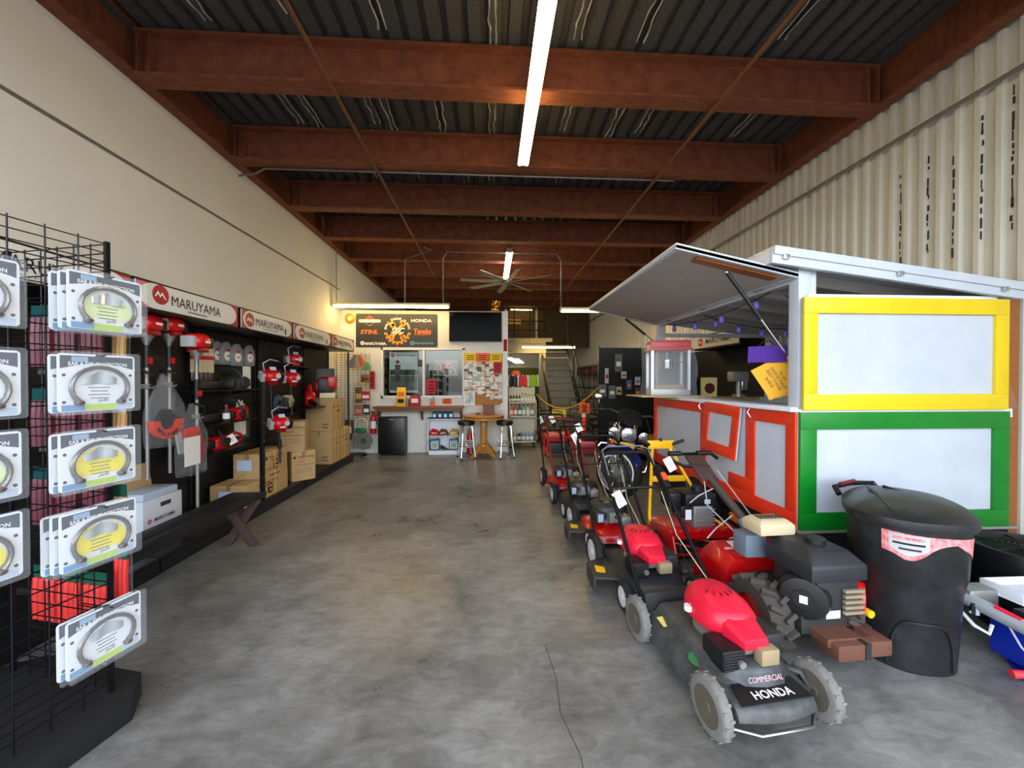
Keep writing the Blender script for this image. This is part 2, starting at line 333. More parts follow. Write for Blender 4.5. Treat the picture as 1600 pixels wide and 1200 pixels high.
ch=B().b2((.05,.02,.38),(WT-.05,LT,.5)).b2((.02,.0,.42),(WT+.03,.04,.49)).b2((.0,0,.2),(.05,.06,.48)).b2((.08,.3,.12),(.14,LT-.2,.38)).b2((1.36,.3,.12),(1.42,LT-.2,.38)).b2((.1,.06,.1),(1.4,.1,.4)).done('chassis',M('black_chassis_paint',(.10,.105,.11),.6),T,.004)
B().b2((-.02,-.035,.485),(WT+.05,.02,.5)).done('deck_edge',M('worn_deck_edge',(.55,.56,.50),.6),T)
for x in (-.02,1.4): 
    wh=B().cyl((x,1.25,.27),(x+.14,1.25,.27),.27,n=24).done('wheel',RUB,T,.01); B().cyl((x-.005,1.25,.27),(x+.145,1.25,.27),.15,n=20).done('rim',STEEL,wh)
B().b2((-.04,.55,.33),(-.02,.67,.39)).done('marker_light',M('amber_lens',(.85,.40,.08),.25),T,.004); B().b2((-.02,.95,.36),(-.01,1.25,.43)).done('plate',M('plate_cream',(.75,.70,.58),.5),T)
for s_ in (.3,1.2): B().b2((s_-.04,.1,0),(s_+.04,.2,.14)).done('support_block',BLACK,T)
# near end
B().b2((.02,-.005,.5),(WT,.02,1.29)).done('panel',TRW,T); frame('frame_board',.0,WT+.0,.5,1.287,.115,TGRN,-.005,T)
B().b2((.0,-.02,1.287),(WT-.01,.03,1.31)).done('ledge',WHITE,T)
B().b2((.02,-.03,1.305),(WT-.06,-.005,2.05)).done('panel',TRW,T); frame('frame_board',.0,WT-.05,1.302,2.045,.105,TYEL,-.03,T,bl=.095)
B().b2((.05,-.02,2.045),(WT-.1,.03,2.07)).done('header',WHITE,T)
for x,y in ((0,0),(WT-.09,0),(0,LT-.09),(WT-.09,LT-.09)): B().b2((x,y,.5),(x+.085,y+.085,2.25 if x<.5 else 2.06)).done('post',TRW,T,.003)
B().b2((.085,.01,1.8),(.13,.05,2.26)).done('post',TRW,T)
# left side: red framed panels
def side(name,y0,y1,z0,z1,mat,x=-.018,th=.018,par=None): return B().b2((x,y0,z0),(x+th,y1,z1)).done(name,mat,par or T,.002)
side('panel',.0,LT,.5,1.29,TRW,-.004,.01)
for y0,y1,z0,z1 in ((0,LT,.5,.61),(0,.085,.61,1.28),(.085,.5,1.19,1.28),(.40,.5,.72,1.19),(.40,.72,.61,.72),(1.08,1.16,.61,1.28),(1.16,LT,1.19,1.28),(LT-.07,LT,.61,1.19)): side('frame_board',y0,y1,z0,z1,TRED)
D=B().b2((-.012,.0,-.44),(0,.5,0)).done('drop_door',TRW,T); D.location=(-.025,.53,1.285); D.rotation_euler=(R(2.5),R(4),0)
for y0,y1,z0,z1 in ((0,.5,-.09,0),(0,.5,-.44,-.35),(0,.08,-.35,-.09),(.42,.5,-.35,-.09)): B().b2((-.026,y0,z0),(-.012,y1,z1)).done('frame_board',TRED,D,.002)
for y in (.42,1.12): B().tube([(-.03,y,1.30),(-.045,y+.02,1.25),(-.03,y-.01,1.2),(-.04,y-.03,1.17)],.004,6).done('hook',CHROME,T)
B().b2((-.05,.0,1.287),(.22,LT,1.318)).done('counter',WHITE,T,.004)
B().b2((0,LT-.03,.5),(WT,LT,1.29)).done('far_wall',TRW,T); B().b2((WT-.03,0,.5),(WT,LT,1.29)).done('side_wall',TRW,T); B().b2((.03,.03,.5),(WT-.03,LT-.03,.53)).done('deck_floor',WOOD,T)
B().b2((.08,LT-.05,2.03),(WT-.08,LT-.01,2.075)).done('far_rail',TRW,T); B().b2((.002,.086,2.16),(.06,LT-.091,2.25)).done('side_header',TRW,T)
B().b2((.3,LT-.35,1.27),(1.1,LT-.03,1.30)).done('shelf',M('shelf_tan',(.62,.50,.33),.6),T)
# roof (falls to the right)
sl=math.atan2(.215,1.77); RM=MX.Translation((-.22,-.06,2.35))@MX.Rotation(sl,4,'Y')
rf=B(); rf.prism([(0,0),(1.78,0),(1.78,2.42),(0,2.42)],.02,RM); rf=rf.done('roof',TRW,T)
ROFFM=M('roof_underside_offwhite',(.74,.73,.70),.6)
def rb(a,c,name,par,mat=TRW): 
    o=B().b2(a,c).done(name,mat,par,.003); o.matrix_local=RM; return o
rb((0,0,-.09),(1.78,.035,.0),'fascia_board',rf); rb((0,-.012,-.035),(1.78,0,.02),'fascia_trim',rf); rb((0,.035,-.09),(.035,2.42,0),'fascia_board',rf); rb((1.745,.035,-.09),(1.78,2.42,0),'fascia_board',rf); rb((0.035,2.38,-.09),(1.745,2.42,0),'fascia_board',rf)
for i in range(5): rb((.05,.35+.42*i,-.08),(1.74,.39+.42*i,0),'rafter',rf,ROFFM)
for x in (.06,.85,1.6): rb((x,-.02,-.06),(x+.04,-.012,-.03),'bolt',rf,CHROME)
# hatch
HM=fr((.0,0,2.2),(-.965,0,.205),(0,1,0)); hz=.86
h=B().b2((0,0,-.008),(hz,LT,.012)).done('hatch',ROFFM,T); h.matrix_local=HM
for a,c in (((0,0,-.02),(hz,.03,.02)),((0,LT-.03,-.02),(hz,LT,.02)),((hz-.03,.03,-.02),(hz,LT-.03,.02)),((0,.03,.012),(.03,LT-.03,.02))): B().b2(a,c).done('edge_board',TRW,h,.002)
# note: local z of the hatch points down-left after frame; wood batten on its underside
B().b2((.10,.05,.012),(hz-.18,.13,.03)).done('batten',WOOD,h)
for y in (.35,1.1,1.8): B().tube([(.02,y-.05,.03),(.05,y,.045),(.02,y+.05,.03)],.005,6).done('hinge',CHROME,h)
for y in (.12,LT-.1):
    p0=V((.03,y,1.66 if y<1 else 1.9)); p1=V((-.42,y,2.245)); mid=p0.lerp(p1,.45)
    g=B().cyl(p1,mid,.014,n=10).done('gas_strut',BLACK,T); B().cyl(p0,mid,.007,n=8).done('rod',CHROME,g); B().sph(p0,.013).done('ball_joint',CHROME,g); B().sph(p1,.015).done('ball_joint',CHROME,g)
# strings of purple bulbs
def bulbstring(label,a,c,n,sag):
    t=E('string_lights',label,'lights',a); d=V(c)-V(a); P=lambda f: d*f+V((0,0,-sag*4*f*(1-f)))
    B().tube([P(i/12) for i in range(13)],.004,5).done('wire',BLACK,t)
    PU=M('purple_bulb',(.50,.38,.80),.25)
    for i in range(n):
        p=P((i+.5)/n); bb=B().lathe([(.0,-.085),(.016,-.08),(.024,-.06),(.022,-.04),(.014,-.02)],10).done('bulb',PU,t,loc=p); B().cyl((0,0,-.02),(0,0,.005),.013,n=8).done('socket',BLACK,bb)
bulbstring('string of purple bulbs along the near rafters inside the trailer',(2.2,2.75,2.13),(2.75,2.75,2.08),3,.06)
bulbstring('string of purple bulbs across the far end of the trailer',(2.12,3.7,2.14),(3.4,3.5,2.06),6,.10)
bulbstring('string of purple bulbs along the serving side under the hatch',(2.10,2.7,2.17),(2.12,4.55,2.17),4,.07)
# bag with yellow notices
t=E('hanging_bag','purple cloth bag with yellow price notices hanging at the trailer corner post','bag',(2.03,2.72,1.63))
PUR=M('purple_cloth',(.30,.13,.55),.8,bump=.2,scale=30); NOT=M('yellow_notice',(.93,.68,.13),.7,var=.04)
mB=fr((0,0,0),(.86,-.5,0),(0,0,1))
B().prism([(-.12,0),(.12,0),(.125,.12),(-.115,.12)],.03,mB).done('bag_body',PUR,t,.004); B().tube([mB@V((-.05,.12,.015)),mB@V((-.02,.155,.015)),mB@V((.02,.155,.015)),mB@V((.05,.12,.015))],.004,6).done('strap',BLACK,t)
for k,(rr,dx) in enumerate(((-22,0),(-34,.045))):
    mm=mB@MX.Translation((dx,-.02,.005-.012*k))@MX.Rotation(R(rr+52),4,'Z'); nn=B().prism(rect(.21,.25,0,-.11),.003,mm).done('notice',NOT,t)
    if k==0: txt('For Sale\nSHAVE ICE TRAILER\nREADY TO WORK\n$6,500.00',BLACKINK,mm@MX.Translation((0,-.12,.003))@MX.Rotation(R(-90),4,'Z'),nn,.18,.12)
# popcorn machine on a board
bd=B().b2((0,0,0),(.74,.5,.012)).done('counter_board',M('raw_plywood',(.80,.68,.48),.7,stretch=(1,8,1)),None,.002); bd.location=(1.60,3.95,1.319); tag(bd,'thin plywood board under the popcorn machine','board')
t=E('popcorn_machine','red topped popcorn machine wrapped in clear plastic on the trailer counter','machine',(1.98,4.20,1.332),R(-14))
w_,d_=.40,.36
B().b2((-w_/2,-d_/2,0),(w_/2,d_/2,.07)).done('base',ALU,t,.006)
for x in (-1,1):
    for y in (-1,1): B().box((x*(w_/2-.014),y*(d_/2-.014),.29),(.028,.028,.45)).done('corner_post',M('brushed_aluminium',(.78,.80,.83),.35,.6),t)
B().b2((-w_/2-.01,-d_/2-.01,.50),(w_/2+.01,d_/2+.01,.60)).done('canopy',RED,t,.02); B().b2((-w_/2-.02,-d_/2-.02,.49),(w_/2+.02,d_/2+.02,.515)).done('canopy_rim',RED,t,.005)
B().cyl((0,0,.30),(0,0,.38),.075,.085,n=20).cyl((0,0,.38),(0,0,.39),.088,n=20).done('kettle',CHROME,t); B().cyl((0,0,.39),(0,0,.5),.012,n=8).cyl((.05,0,.35),(.16,-.02,.37),.008,n=6).done('kettle_arm',STEEL,t)
B().b2((-.15,-.12,.07),(.15,.12,.12)).done('corn_tray',M('corn_tray_tan',(.62,.50,.36),.7),t)
for y in (-d_/2+.01,d_/2-.01): B().b2((-w_/2+.03,y-.002,.07),(w_/2-.03,y+.002,.5)).done('pane',CLEAR,t)
def wrap(u,v):
    a=u*2*math.pi; k=1.0+.04*math.sin(9*a+5*v)+.03*math.sin(17*a-9*v); x=max(-1,min(1,1.5*math.cos(a)))*(w_/2+.045)*k; y=max(-1,min(1,1.5*math.sin(a)))*(d_/2+.045)*k
    return (x*(1-.03*v),y*(1-.03*v),.004+.615*v)
B().grid(wrap,40,10).done('plastic_wrap',CLEAR,t)
# roaster bits seen through the trailer
t=E('small_mixer','grey metal mixer standing on the shelf inside the trailer','mixer',(2.98,4.45,1.302)); B().cyl((0,0,0),(0,0,.03),.07).cyl((0,0,.03),(0,0,.18),.03).done('stand',ALU,t); B().b2((-.11,-.06,.18),(.09,.06,.30)).done('head',ALU,t,.015); B().cyl((.05,0,.08),(.05,0,.18),.045,.05).done('bowl',CHROME,t)
t=E('saw_disc_box','cream box printed with a dark disc on the trailer shelf','box',(2.62,4.47,1.302)); B().b2((-.09,-.02,0),(.09,.02,.23)).done('carton',M('cream_carton',(.85,.75,.50),.7),t); poly(circ(.065,10),M('maroon_ink',(.30,.06,.07),.7),FX((0,-.0205,.10)),t,'disc_print')
# ================= TRASH BIN =================
t=E('trash_bin','large black lidded trash bin with torn red sticker before the green panel','bin',(2.31,2.035,0))
OUT=[(-.12,.225),(-.30,.02),(-.335,-.11),(-.22,-.275),(.04,-.315),(.22,-.17),(.32,-.005),(.315,.16),(.125,.325)]
def cr(P,n):
    o=[];N=len(P)
    for i in range(N):
        p0,p1,p2,p3=[V((*P[(i+k)%N],0)) for k in (-1,0,1,2)]
        for j in range(n):
            s=j/n; o.append(.5*((2*p1)+(p2-p0)*s+(2*p0-5*p1+4*p2-p3)*s*s+(3*p1-p0-3*p2+p3)*s**3))
    return o
oc=cr(OUT,5); BINM=two('scuffed_black_poly',(.10,.105,.11),(.19,.195,.20),9,.45,.85,.38,0,(1,1,1),.1)
sec=lambda k,z: [(p.x*k,p.y*k,z) for p in oc]
B().loft([sec(.74,0),sec(.76,.01),sec(.83,.42),sec(.845,.43),sec(.87,.48),sec(.885,.49),sec(.93,.76)]).done('body',BINM,t,ang=25)
ld=B().loft([sec(1.0,.755),sec(1.01,.77),sec(1.0,.80),sec(.93,.815),sec(.80,.835),sec(.45,.86),sec(.1,.87)]).done('lid',BINM,t,ang=25)
for s_ in (-1,1): B().tube([(-.02+.05*s_,.12,.868),(-.06+.09*s_,-.02,.862),(-.08+.16*s_,-.17,.835)],.008,6).done('rib',BINM,ld)
B().tube([(-.17,.20,.80),(-.16,.24,.835),(.0,.30,.84),(.16,.31,.835),(.17,.28,.80)],.016,8).done('handle',BLACK,t); B().tube([(-.12,.245,.85),(.02,.295,.855)],.012,8).done('handle_grip',M('dark_red_grip',(.45,.10,.13),.5),t)
# sticker follows the bin's front face
def binface(a,z,off=.003):
    i=a*len(oc); i0=int(i)%len(oc); f=i-int(i); p=oc[i0].lerp(oc[(i0+1)%len(oc)],f); k=.885+(.93-.885)*(z-.49)/.27 if z>.49 else .76+(.83-.76)*z/.42
    return V((p.x*k,p.y*k,z))+V((p.x,p.y,0)).normalized()*off
def decal(name,a0,a1,zf0,zf1,mat,par,n=10,off=.003): return B().grid(lambda u,v: binface(a0+(a1-a0)*u,zf0(u)+(zf1(u)-zf0(u))*v,off),n,3).done(name,mat,par)
FAD=two('faded_red_sticker',(.80,.38,.40),(.88,.62,.62),40,.4,.6,.6)
tear=[.0,.005,.0,.012,.03,.055,.035,.02,.07,.03,.0]
stk=decal('sticker',.265,.49,lambda u:[.632,.628,.622,.612,.60,.597,.60,.612,.63,.655,.672,.682,.688,.69,.675,.66,.648,.635,.62,.60,.60][min(20,int(u*20+.5))],lambda u:.735-.02*u,FAD,t,20)
decal('sticker_badge',.28,.36,lambda u:.655-.035*math.sin(u*math.pi),lambda u:.725,M('sticker_grey',(.72,.72,.72),.6),stk,8,.005); decal('badge_band',.288,.352,lambda u:.70,lambda u:.715,FAD,stk,6,.0065)
decal('badge_line',.30,.345,lambda u:.648,lambda u:.658,DARK,stk,6,.0065); decal('badge_line',.288,.352,lambda u:.675,lambda u:.685,BLACKINK,stk,6,.0065)
B().tube([binface(.272+.165*k/24,.02+.25*(1-abs(2*k/24-1)**5),.004) for k in range(25)],.007,6).done('arch_rib',BINM,t)
# ================= RIGHT EDGE CLUTTER =================
# plywood display against right wall
pw=E('wooden_display_board','wooden display board with pegboard and flyers against the right wall','board',(3.66,2.53,0))
B().b2((0,0,0),(.03,.9,2.2)).done('back_board',WOOD,pw); B().b2((-.03,-.03,0),(.06,.0,2.2)).done('upright',WOOD,pw); 
PEG=M('pegboard_white',(.86,.87,.88),.6,var=.02); pg=B().b2((-.01,.02,.3),(-.002,.85,1.12)).done('pegboard',PEG,pw)
hb=B()
for i in range(14):
    for j in range(26): hb.box((-.0105,.05+.03*i,.33+.03*j),(.002,.007,.007))
hb=hb.done('peg_holes',BLACKINK,pg); hb['kind']='stuff'
B().b2((-.06,-.04,1.24),(.0,.9,1.30)).done('ledge',WHITE,pw)
for y,z,m in ((.03,1.52,PAPER),(.02,1.14,PAPER),(.2,1.16,M('blue_flyer',(.35,.45,.62),.6)),(.2,1.55,PAPER)): B().b2((-.012,y,z),(-.009,y+.13,z+.18)).done('flyer',m,pw)
t=E('clear_tarp','sheet of clear plastic draped beside the yellow panel','plastic sheet',(3.5,2.47,1.30)); B().grid(lambda u,v:(.02+.20*u*(1-v)+.012*math.sin(9*u+4*v),.03*u,.62*v),12,8).done('film',CLEAR,t)
# black drum fan
t=E('drum_fan','black round drum fan lying face up behind the trash bin','fan',(3.27,2.12,0))
B().lathe([(.22,.02),(.23,.0),(.25,.05),(.25,.38),(.265,.42),(.275,.45),(.275,.49),(.265,.495),(.255,.48),(.235,.46)],32).done('drum',BLACK,t)
for k in range(9): B().tube([((.05+.024*k)*math.cos(a*math.pi/14),(.05+.024*k)*math.sin(a*math.pi/14),.492-.0005*k*k) for a in range(28)],.004,5,True).done('grille_ring',BLKMET,t)
for k in range(6):
    a=k*math.pi/3; B().cyl((.04*math.cos(a),.04*math.sin(a),.49),(.25*math.cos(a),.25*math.sin(a),.48),.005,n=6).done('grille_spoke',BLKMET,t)
B().lathe([(0,.42),(.06,.42),(.06,.48),(.05,.492),(0,.494)],16).done('hub',BLACK,t); B().cyl((-.12,-.27,.33),(-.04,-.28,.33),.03,n=10).done('knob',BLACK,t)
# silver and blue machine at the right edge
t=E('jack_machine','silver and blue machine with red crank grip, cut off by the right edge','machine',(2.62,1.80,0))
SIL=M('silver_paint',(.70,.72,.73),.4,.4)
B().b2((.09,-.06,.03),(.45,.13,.21)).done('blue_body',BLUE,t,.02); B().prism([(.0,-.05),(.16,-.10),(.3,-.04),(.1,.08)],.015,MX.Translation((.03,.0,.0))).done('blue_foot',BLUE,t); B().tube([(.16,-.07,.2),(.11,-.1,.10),(.10,-.11,.0)],.025,8).done('blue_leg',BLUE,t)
B().cyl((-.02,.16,.31),(.02,-.16,.27),.035,n=14).done('rail',SIL,t); B().b2((-.03,.12,.27),(.14,.21,.36)).done('clamp_block',ALU,t,.01); B().cyl((-.03,.10,.25),(-.03,.10,.31),.02,n=8).done('bolt',CHROME,t)
B().b2((.13,.02,.33),(.5,.20,.345)).b2((.13,.02,.345),(.145,.20,.39)).b2((.145,.19,.345),(.5,.20,.39)).done('tray',M('white_tray',(.84,.85,.87),.4),t,.004)
bt=B().b2((.07,-.05,.25),(.4,.02,.325)).done('battery',BLACK,t,.005); B().b2((.07,-.054,.30),(.4,-.05,.312)).done('battery_stripe',YEL,bt)
B().cyl((-.012,.03,.327),(.002,-.06,.312),.012,n=10).done('red_sleeve',PINK,t); B().tube([(.07,-.02,.25),(.05,-.06,.25),(.05,-.08,.2),(.05,-.09,.07)],.010,8).done('crank_arm',SIL,t); B().cyl((.05,-.09,.06),(-.05,-.06,.05),.016,.02,n=12).done('crank_grip',M('red_grip',(.85,.20,.22),.5),t)
B().tube([(0,.0,.28),(.0,-.06,.18),(.03,-.12,.10),(.12,-.14,.05),(.2,-.15,.04)],.005,6).done('cable',M('cable_pale',(.7,.68,.74),.5),t); B().tube([(-.05,.15,.24),(-.06,.08,.2),(-.03,.04,.18),(.0,.05,.22)],.009,6).done('handle_loop',M('white_metal',(.85,.85,.85),.4),t)
# ================= MOWERS AND MACHINES =================
def wheel(par,c,r,wd,hub=None,spokes=0,name='wheel',tread=True,n=28,rub=None,hubr=.68):
    x,y,z=c; b=B(); k=.82
    prof=[(r*.66,-wd/2),(r*.90,-wd/2),(r*.975,-wd*.36),(r,-wd*.15),(r,wd*.15),(r*.975,wd*.36),(r*.90,wd/2),(r*.66,wd/2)]
    b.lathe(prof,n,MX.Rotation(R(90),4,'Y'),cap=False)
    if tread:
        for i in range(n):
            a=2*math.pi*i/n; b.box((wd*.22*(1 if i%2 else -1),r*math.cos(a),r*math.sin(a)),(wd*.45,r*.09,r*.03),MX.Rotation(a-math.pi/2,3,'X'))
    t=b.done(name,rub or RUB,par,loc=c)
    if hub:
        h=B().lathe([(r*.70,-wd*.47),(r*.66,-wd*.40),(r*.60,-wd*.30),(r*.24,-wd*.36),(r*.22,-wd*.55),(r*.06,-wd*.58),(r*.06,wd*.58),(r*.22,wd*.55),(r*.24,wd*.36),(r*.60,wd*.3),(r*.66,wd*.4),(r*.70,wd*.47)],24,MX.Rotation(R(90),4,'Y'))
        for i in range(spokes):
            a=2*math.pi*i/spokes; h.box((0,r*.42*math.cos(a),r*.42*math.sin(a)),(wd*.78,r*.36,r*.05),MX.Rotation(a,3,'X'))
        h.done('hub',hub,t)
    return t
def oval(cx,cy,rx,ry,z,n=20,p=2.6,yo=0):
    o=[]
    for i in range(n):
        a=2*math.pi*i/n; c=math.cos(a); s=math.sin(a); o.append((cx+rx*math.copysign(abs(c)**(2/p),c),cy+ry*math.copysign(abs(s)**(2/p),s),z))
    return o
def vtag(par,p,rot=0,m=PAPER,w=.07,h=.11):
    mm=MX.Translation(V(p))@MX.Rotation(rot,4,'Z')@fr((0,0,0),(1,0,0),(0,.25,.97)).to_3x3().to_4x4()@MX.Rotation(R(25),4,'Z')
    g=B().prism(rect(w,h),.001,mm).done('price_tag',m,par)
    for k in range(3): poly(rect(w*.6,.004,0,-.02+.018*k),GREYINK,mm@MX.Translation((0,0,.0012)),g,'writing')
def engine(par,style,z0=.20,y=0,cov=BLACK):
    e=B().lathe([(.12,0),(.125,.03),(.10,.05),(.10,.09)],20,MX.Translation((0,y,z0))).done('engine_block',ALU,par)
    hd=B()
    for i in range(6): hd.box((0,y-.135-.013*i,z0+.075),(.10,.006,.085))
    hd.box((0,y-.15,z0+.075),(.07,.13,.06)); hd.done('cylinder_fins',ALU,e)
    if style=='honda':
        c=B().loft([oval(0,y+.02,.135,.155,z0+.075,24),oval(0,y+.015,.138,.165,z0+.10,24),oval(0,y+.01,.135,.17,z0+.14,24),oval(0,y+.02,.115,.145,z0+.18,24),oval(0,y+.045,.085,.095,z0+.205,24),oval(0,y+.05,.06,.065,z0+.215,24)]).done('engine_cover',cov,par,ang=60)
        nz=B().loft([[(x*.09,y-.13,z0+.075+h*.085) for x,h in ((-1,0),(1,0),(1,.8),(.7,1),(-.7,1),(-1,.8))],[(x*.06,y-.24,z0+.075+h*.05) for x,h in ((-1,0),(1,0),(1,.8),(.7,1),(-.7,1),(-1,.8))]]).done('cover_nose',cov,c,.006)
        for i in range(6):
            a=R(-150+24*i); B().box((.072*math.cos(a),y+.05+.078*math.sin(a),z0+.211),(.004,.03,.012),MX.Rotation(a-math.pi/2,3,'Z')).done('vent_slot',M('vent_dark_red',(.35,.03,.08),.6),c)
        for i in range(5): B().box((-.128,y+.0+.012*i,z0+.115),(.012,.004,.04)).done('side_vent',WHITE,c)
        mf=B().b2((-.17,y-.24,z0-.01),(-.06,y-.10,z0+.085)); mf=mf.done('muffler',BLACK,par,.01)
        for i in range(6): B().box((-.115,y-.243,z0+.005+.013*i),(.10,.006,.005)).done('muffler_fin',DARK,mf)
        B().cyl((-.085,y-.245,z0+.03),(-.085,y-.26,z0+.03),.016,n=12).done('exhaust_outlet',ALU,mf)
        B().b2((.09,y-.19,z0),(.18,y+.02,z0+.10)).done('air_cleaner',DARK,par,.015); B().b2((.0,y-.27,z0+.02),(.09,y-.22,z0+.09)).done('cylinder_head',M('weathered_tan_cast',(.66,.58,.45),.6,.3,scale=30),par,.008)
        B().cyl((.12,y+.10,z0+.07),(.12,y+.10,z0+.17),.038,.042,n=14).done('fuel_cap',BLACK,par); B().cyl((-.14,y+.05,z0+.10),(-.14,y+.05,z0+.125),.022,n=12).done('oil_cap',WHITE,par)
    else:
        c=B().loft([oval(0,y,.145,.15,z0+.07,22),oval(0,y,.15,.155,z0+.11,22),oval(0,y,.14,.145,z0+.15,22),oval(0,y,.10,.10,z0+.17,22)]).done('engine_cover',cov,par,ang=60)
        B().cyl((0,y,z0+.168),(0,y,z0+.185),.075,.07,n=22).done('recoil_cap',BLACK,c); B().b2((-.16,y-.17,z0+.02),(-.08,y-.03,z0+.12)).done('air_cleaner',DARK,par,.015); B().cyl((.10,y+.08,z0+.12),(.10,y+.08,z0+.20),.032,n=12).done('fuel_cap',BLACK,par)
        B().b2((.06,y-.21,z0),(.15,y-.08,z0+.08)).done('muffler',ALU,par,.01); poly(rect(.10,.03),REDINK,FUP((0,y-.05,z0+.17)),c,'cover_badge',.004); poly(rect(.05,.07),M('pale_blue_label',(.65,.72,.80),.6),FX((-.12,y-.1715,z0+.07)),par,'label')
def handle(par,w0,w1,y0,z0,y1,z1,mat=BLKMET,r=.012,bail=BLKMET,bend=.14):
    for s in (-1,1):
        B().tube([(s*w0,y0,z0),(s*w0,y0+.05,z0+.03),(s*(w0*.5+w1*.5),(y0+y1)/2,(z0+z1)/2)],r,8).done('lower_handle_bar',mat,par)
        B().cyl((s*(w0*.5+w1*.5)-.02,(y0+y1)/2,(z0+z1)/2-.01),(s*(w0*.5+w1*.5)+.02,(y0+y1)/2,(z0+z1)/2-.01),.012,n=8).done('clamp_knob',BLACK,par)
    m=(w0+w1)/2; ym=(y0+y1)/2; zm=(z0+z1)/2
    B().tube([(-m,ym,zm),(-w1,y1-.06,z1-.05),(-w1+.02,y1-.015,z1-.01),(-w1+.06,y1,z1),(w1-.06,y1,z1),(w1-.02,y1-.015,z1-.01),(w1,y1-.06,z1-.05),(m,ym,zm)],r,8).done('upper_handle',mat,par)
    B().tube([(-w1+.005,y1-.16,z1-.13),(-w1+.01,y1-.02,z1+.03),(-w1+.06,y1+.01,z1+.05),(w1-.06,y1+.01,z1+.05),(w1-.01,y1-.02,z1+.03),(w1-.005,y1-.16,z1-.13)],.006,6).done('control_bail',bail,par)
    B().cyl((-(m*.6+w1*.4),ym*.6+y1*.4,zm*.6+z1*.4),(m*.6+w1*.4,ym*.6+y1*.4,zm*.6+z1*.4),r*.8,n=8).done('cross_bar',mat,par)
    B().tube([(w1-.0,y1-.2,z1-.17),(w1-.03,ym,zm-.05),(.1,y0+.05,z0+.1)],.004,5).done('control_cable',BLACK,par); B().tube([(.04,.02,.36),(.1,(y0+ym)/2,(z0+zm)/2+.1),(w1-.04,ym+.1,zm+.12)],.003,5).done('starter_rope',M('rope_cream',(.85,.80,.68),.8),par)
def mower(label,loc,rz,deckm,style,cov,hub,rf,rr,spk=0,tr=.245,wb=.56,chute=None,tags=(),hmat=BLKMET,hy=.98,hzz=.95,group='lawn mowers lined up along the aisle'):
    t=E('lawn_mower',label,'lawn mower',(loc[0],loc[1],0),rz,group)
    L=wb/2
    dk=B().loft([oval(0,.0,.235,L+.02,.075,28,3.2),oval(0,0,.24,L+.03,.085,28,3.2),oval(0,0,.235,L+.02,.13,28,3.0),oval(0,.0,.215,L-.01,.16,28,2.8),oval(0,.0,.17,L-.07,.185,28,2.5),oval(0,0,.13,L-.13,.20,28,2.2)]).done('deck',deckm,t,ang=50)
    B().tube([p[:3] for p in oval(0,0,.24,L+.03,.085,28,3.2)],.008,6,True).done('deck_rim',deckm,dk)
    for s in (-1,1):
        wheel(t,(s*tr,-L,rf),rf,.045,hub,spk); wheel(t,(s*(tr+.01),L,rr),rr,.05,hub,spk)
        B().cyl((s*.2,-L,rf),(s*tr,-L,rf),.012,n=8).done('axle',STEEL,t); B().cyl((s*.2,L,rr),(s*tr,L,rr),.012,n=8).done('axle',STEEL,t)
        B().b2((s*.215-.01,L-.1,.1),(s*.215+.01,L+.06,.23)).done('handle_bracket',BLKMET,t,.003)
    engine(t,style,.195,.0,cov); handle(t,.225,.2,L+.02,.2,hy,hzz,hmat)
    if chute:
        c=B().prism([(-.40,-.12),(-.22,-.17),(-.22,.17),(-.38,.10)],.02,MX.Translation((0,0,.13))).prism([(-.40,-.12),(-.385,-.125),(-.365,.10),(-.38,.10)],.09,MX.Translation((0,0,.045))).done('discharge_chute',chute,t,.006); poly([(-.36,-.06),(-.30,-.08),(-.28,.0),(-.34,.04)],YEL,MX.Translation((0,0,.151)),c,'warning_sticker')
    for p,a in tags: vtag(t,p,a)
    return t
GRDK=two('weathered_grey_deck',(.24,.25,.25),(.37,.375,.37),12,.35,.7,.45,.3,(1,1,1),.05); DKDK=M('dark_deck',(.14,.15,.16),.5); HUBW=M('white_hub',(.80,.80,.80),.5); HUBG=M('grey_brown_hub',(.36,.33,.28),.6,scale=20,var=.2)
TIREW=M('worn_grey_rubber',(.47,.46,.44),.85,var=.2,scale=25,bump=.3)
# --- front commercial mower
t=E('lawn_mower','grey decked commercial lawn mower with red engine cover, nearest in the row','lawn mower',(1.163,1.90,0),R(6.2),'lawn mowers lined up along the aisle')
L=.305
def dsec(k,z,fw=1.0,ln=1.0): 
    o=[]
    for x,y in ((-.235,.30),(-.25,.15),(-.262,-.02),(-.245,-.17),(-.19,-.27),(-.11,-.325),(0,-.34),(.11,-.335),(.19,-.29),(.245,-.18),(.255,0),(.245,.15),(.235,.30)): o.append((x*k,y*(ln if y<0 else 1)*(.5+.5*k),z))
    return o
dk=B().loft([dsec(1.02,.07),dsec(1.04,.075),dsec(1.02,.125),dsec(.97,.15),dsec(.88,.165),dsec(.80,.175),dsec(.72,.22),dsec(.6,.235)]).done('deck',GRDK,t,ang=38)
NS=lambda y,z0,z1,w:[(-w,y,z0),(-w*.5,y-.02,z0),(0,y-.028,z0),(w*.5,y-.02,z0),(w,y,z0),(w,y+.02,z1),(w*.5,y,z1),(0,y-.008,z1),(-w*.5,y,z1),(-w,y+.02,z1)]
B().loft([NS(-.26,.08,.165,.2),NS(-.36,.085,.15,.195),NS(-.385,.095,.135,.19)]).done('front_nose',GRDK,dk,.01)
B().tube([(-.26,-.33,.06),(-.12,-.42,.07),(.12,-.42,.07),(.2,-.35,.07)],.008,8).done('front_rod',STEEL,t)
B().prism([(-.17,-.05),(.17,-.05),(.15,.045),(-.15,.045)],.003,fr((0,-.325,.163),(1,0,0),(0,.985,.17))).done('name_plate',BLACK,dk)
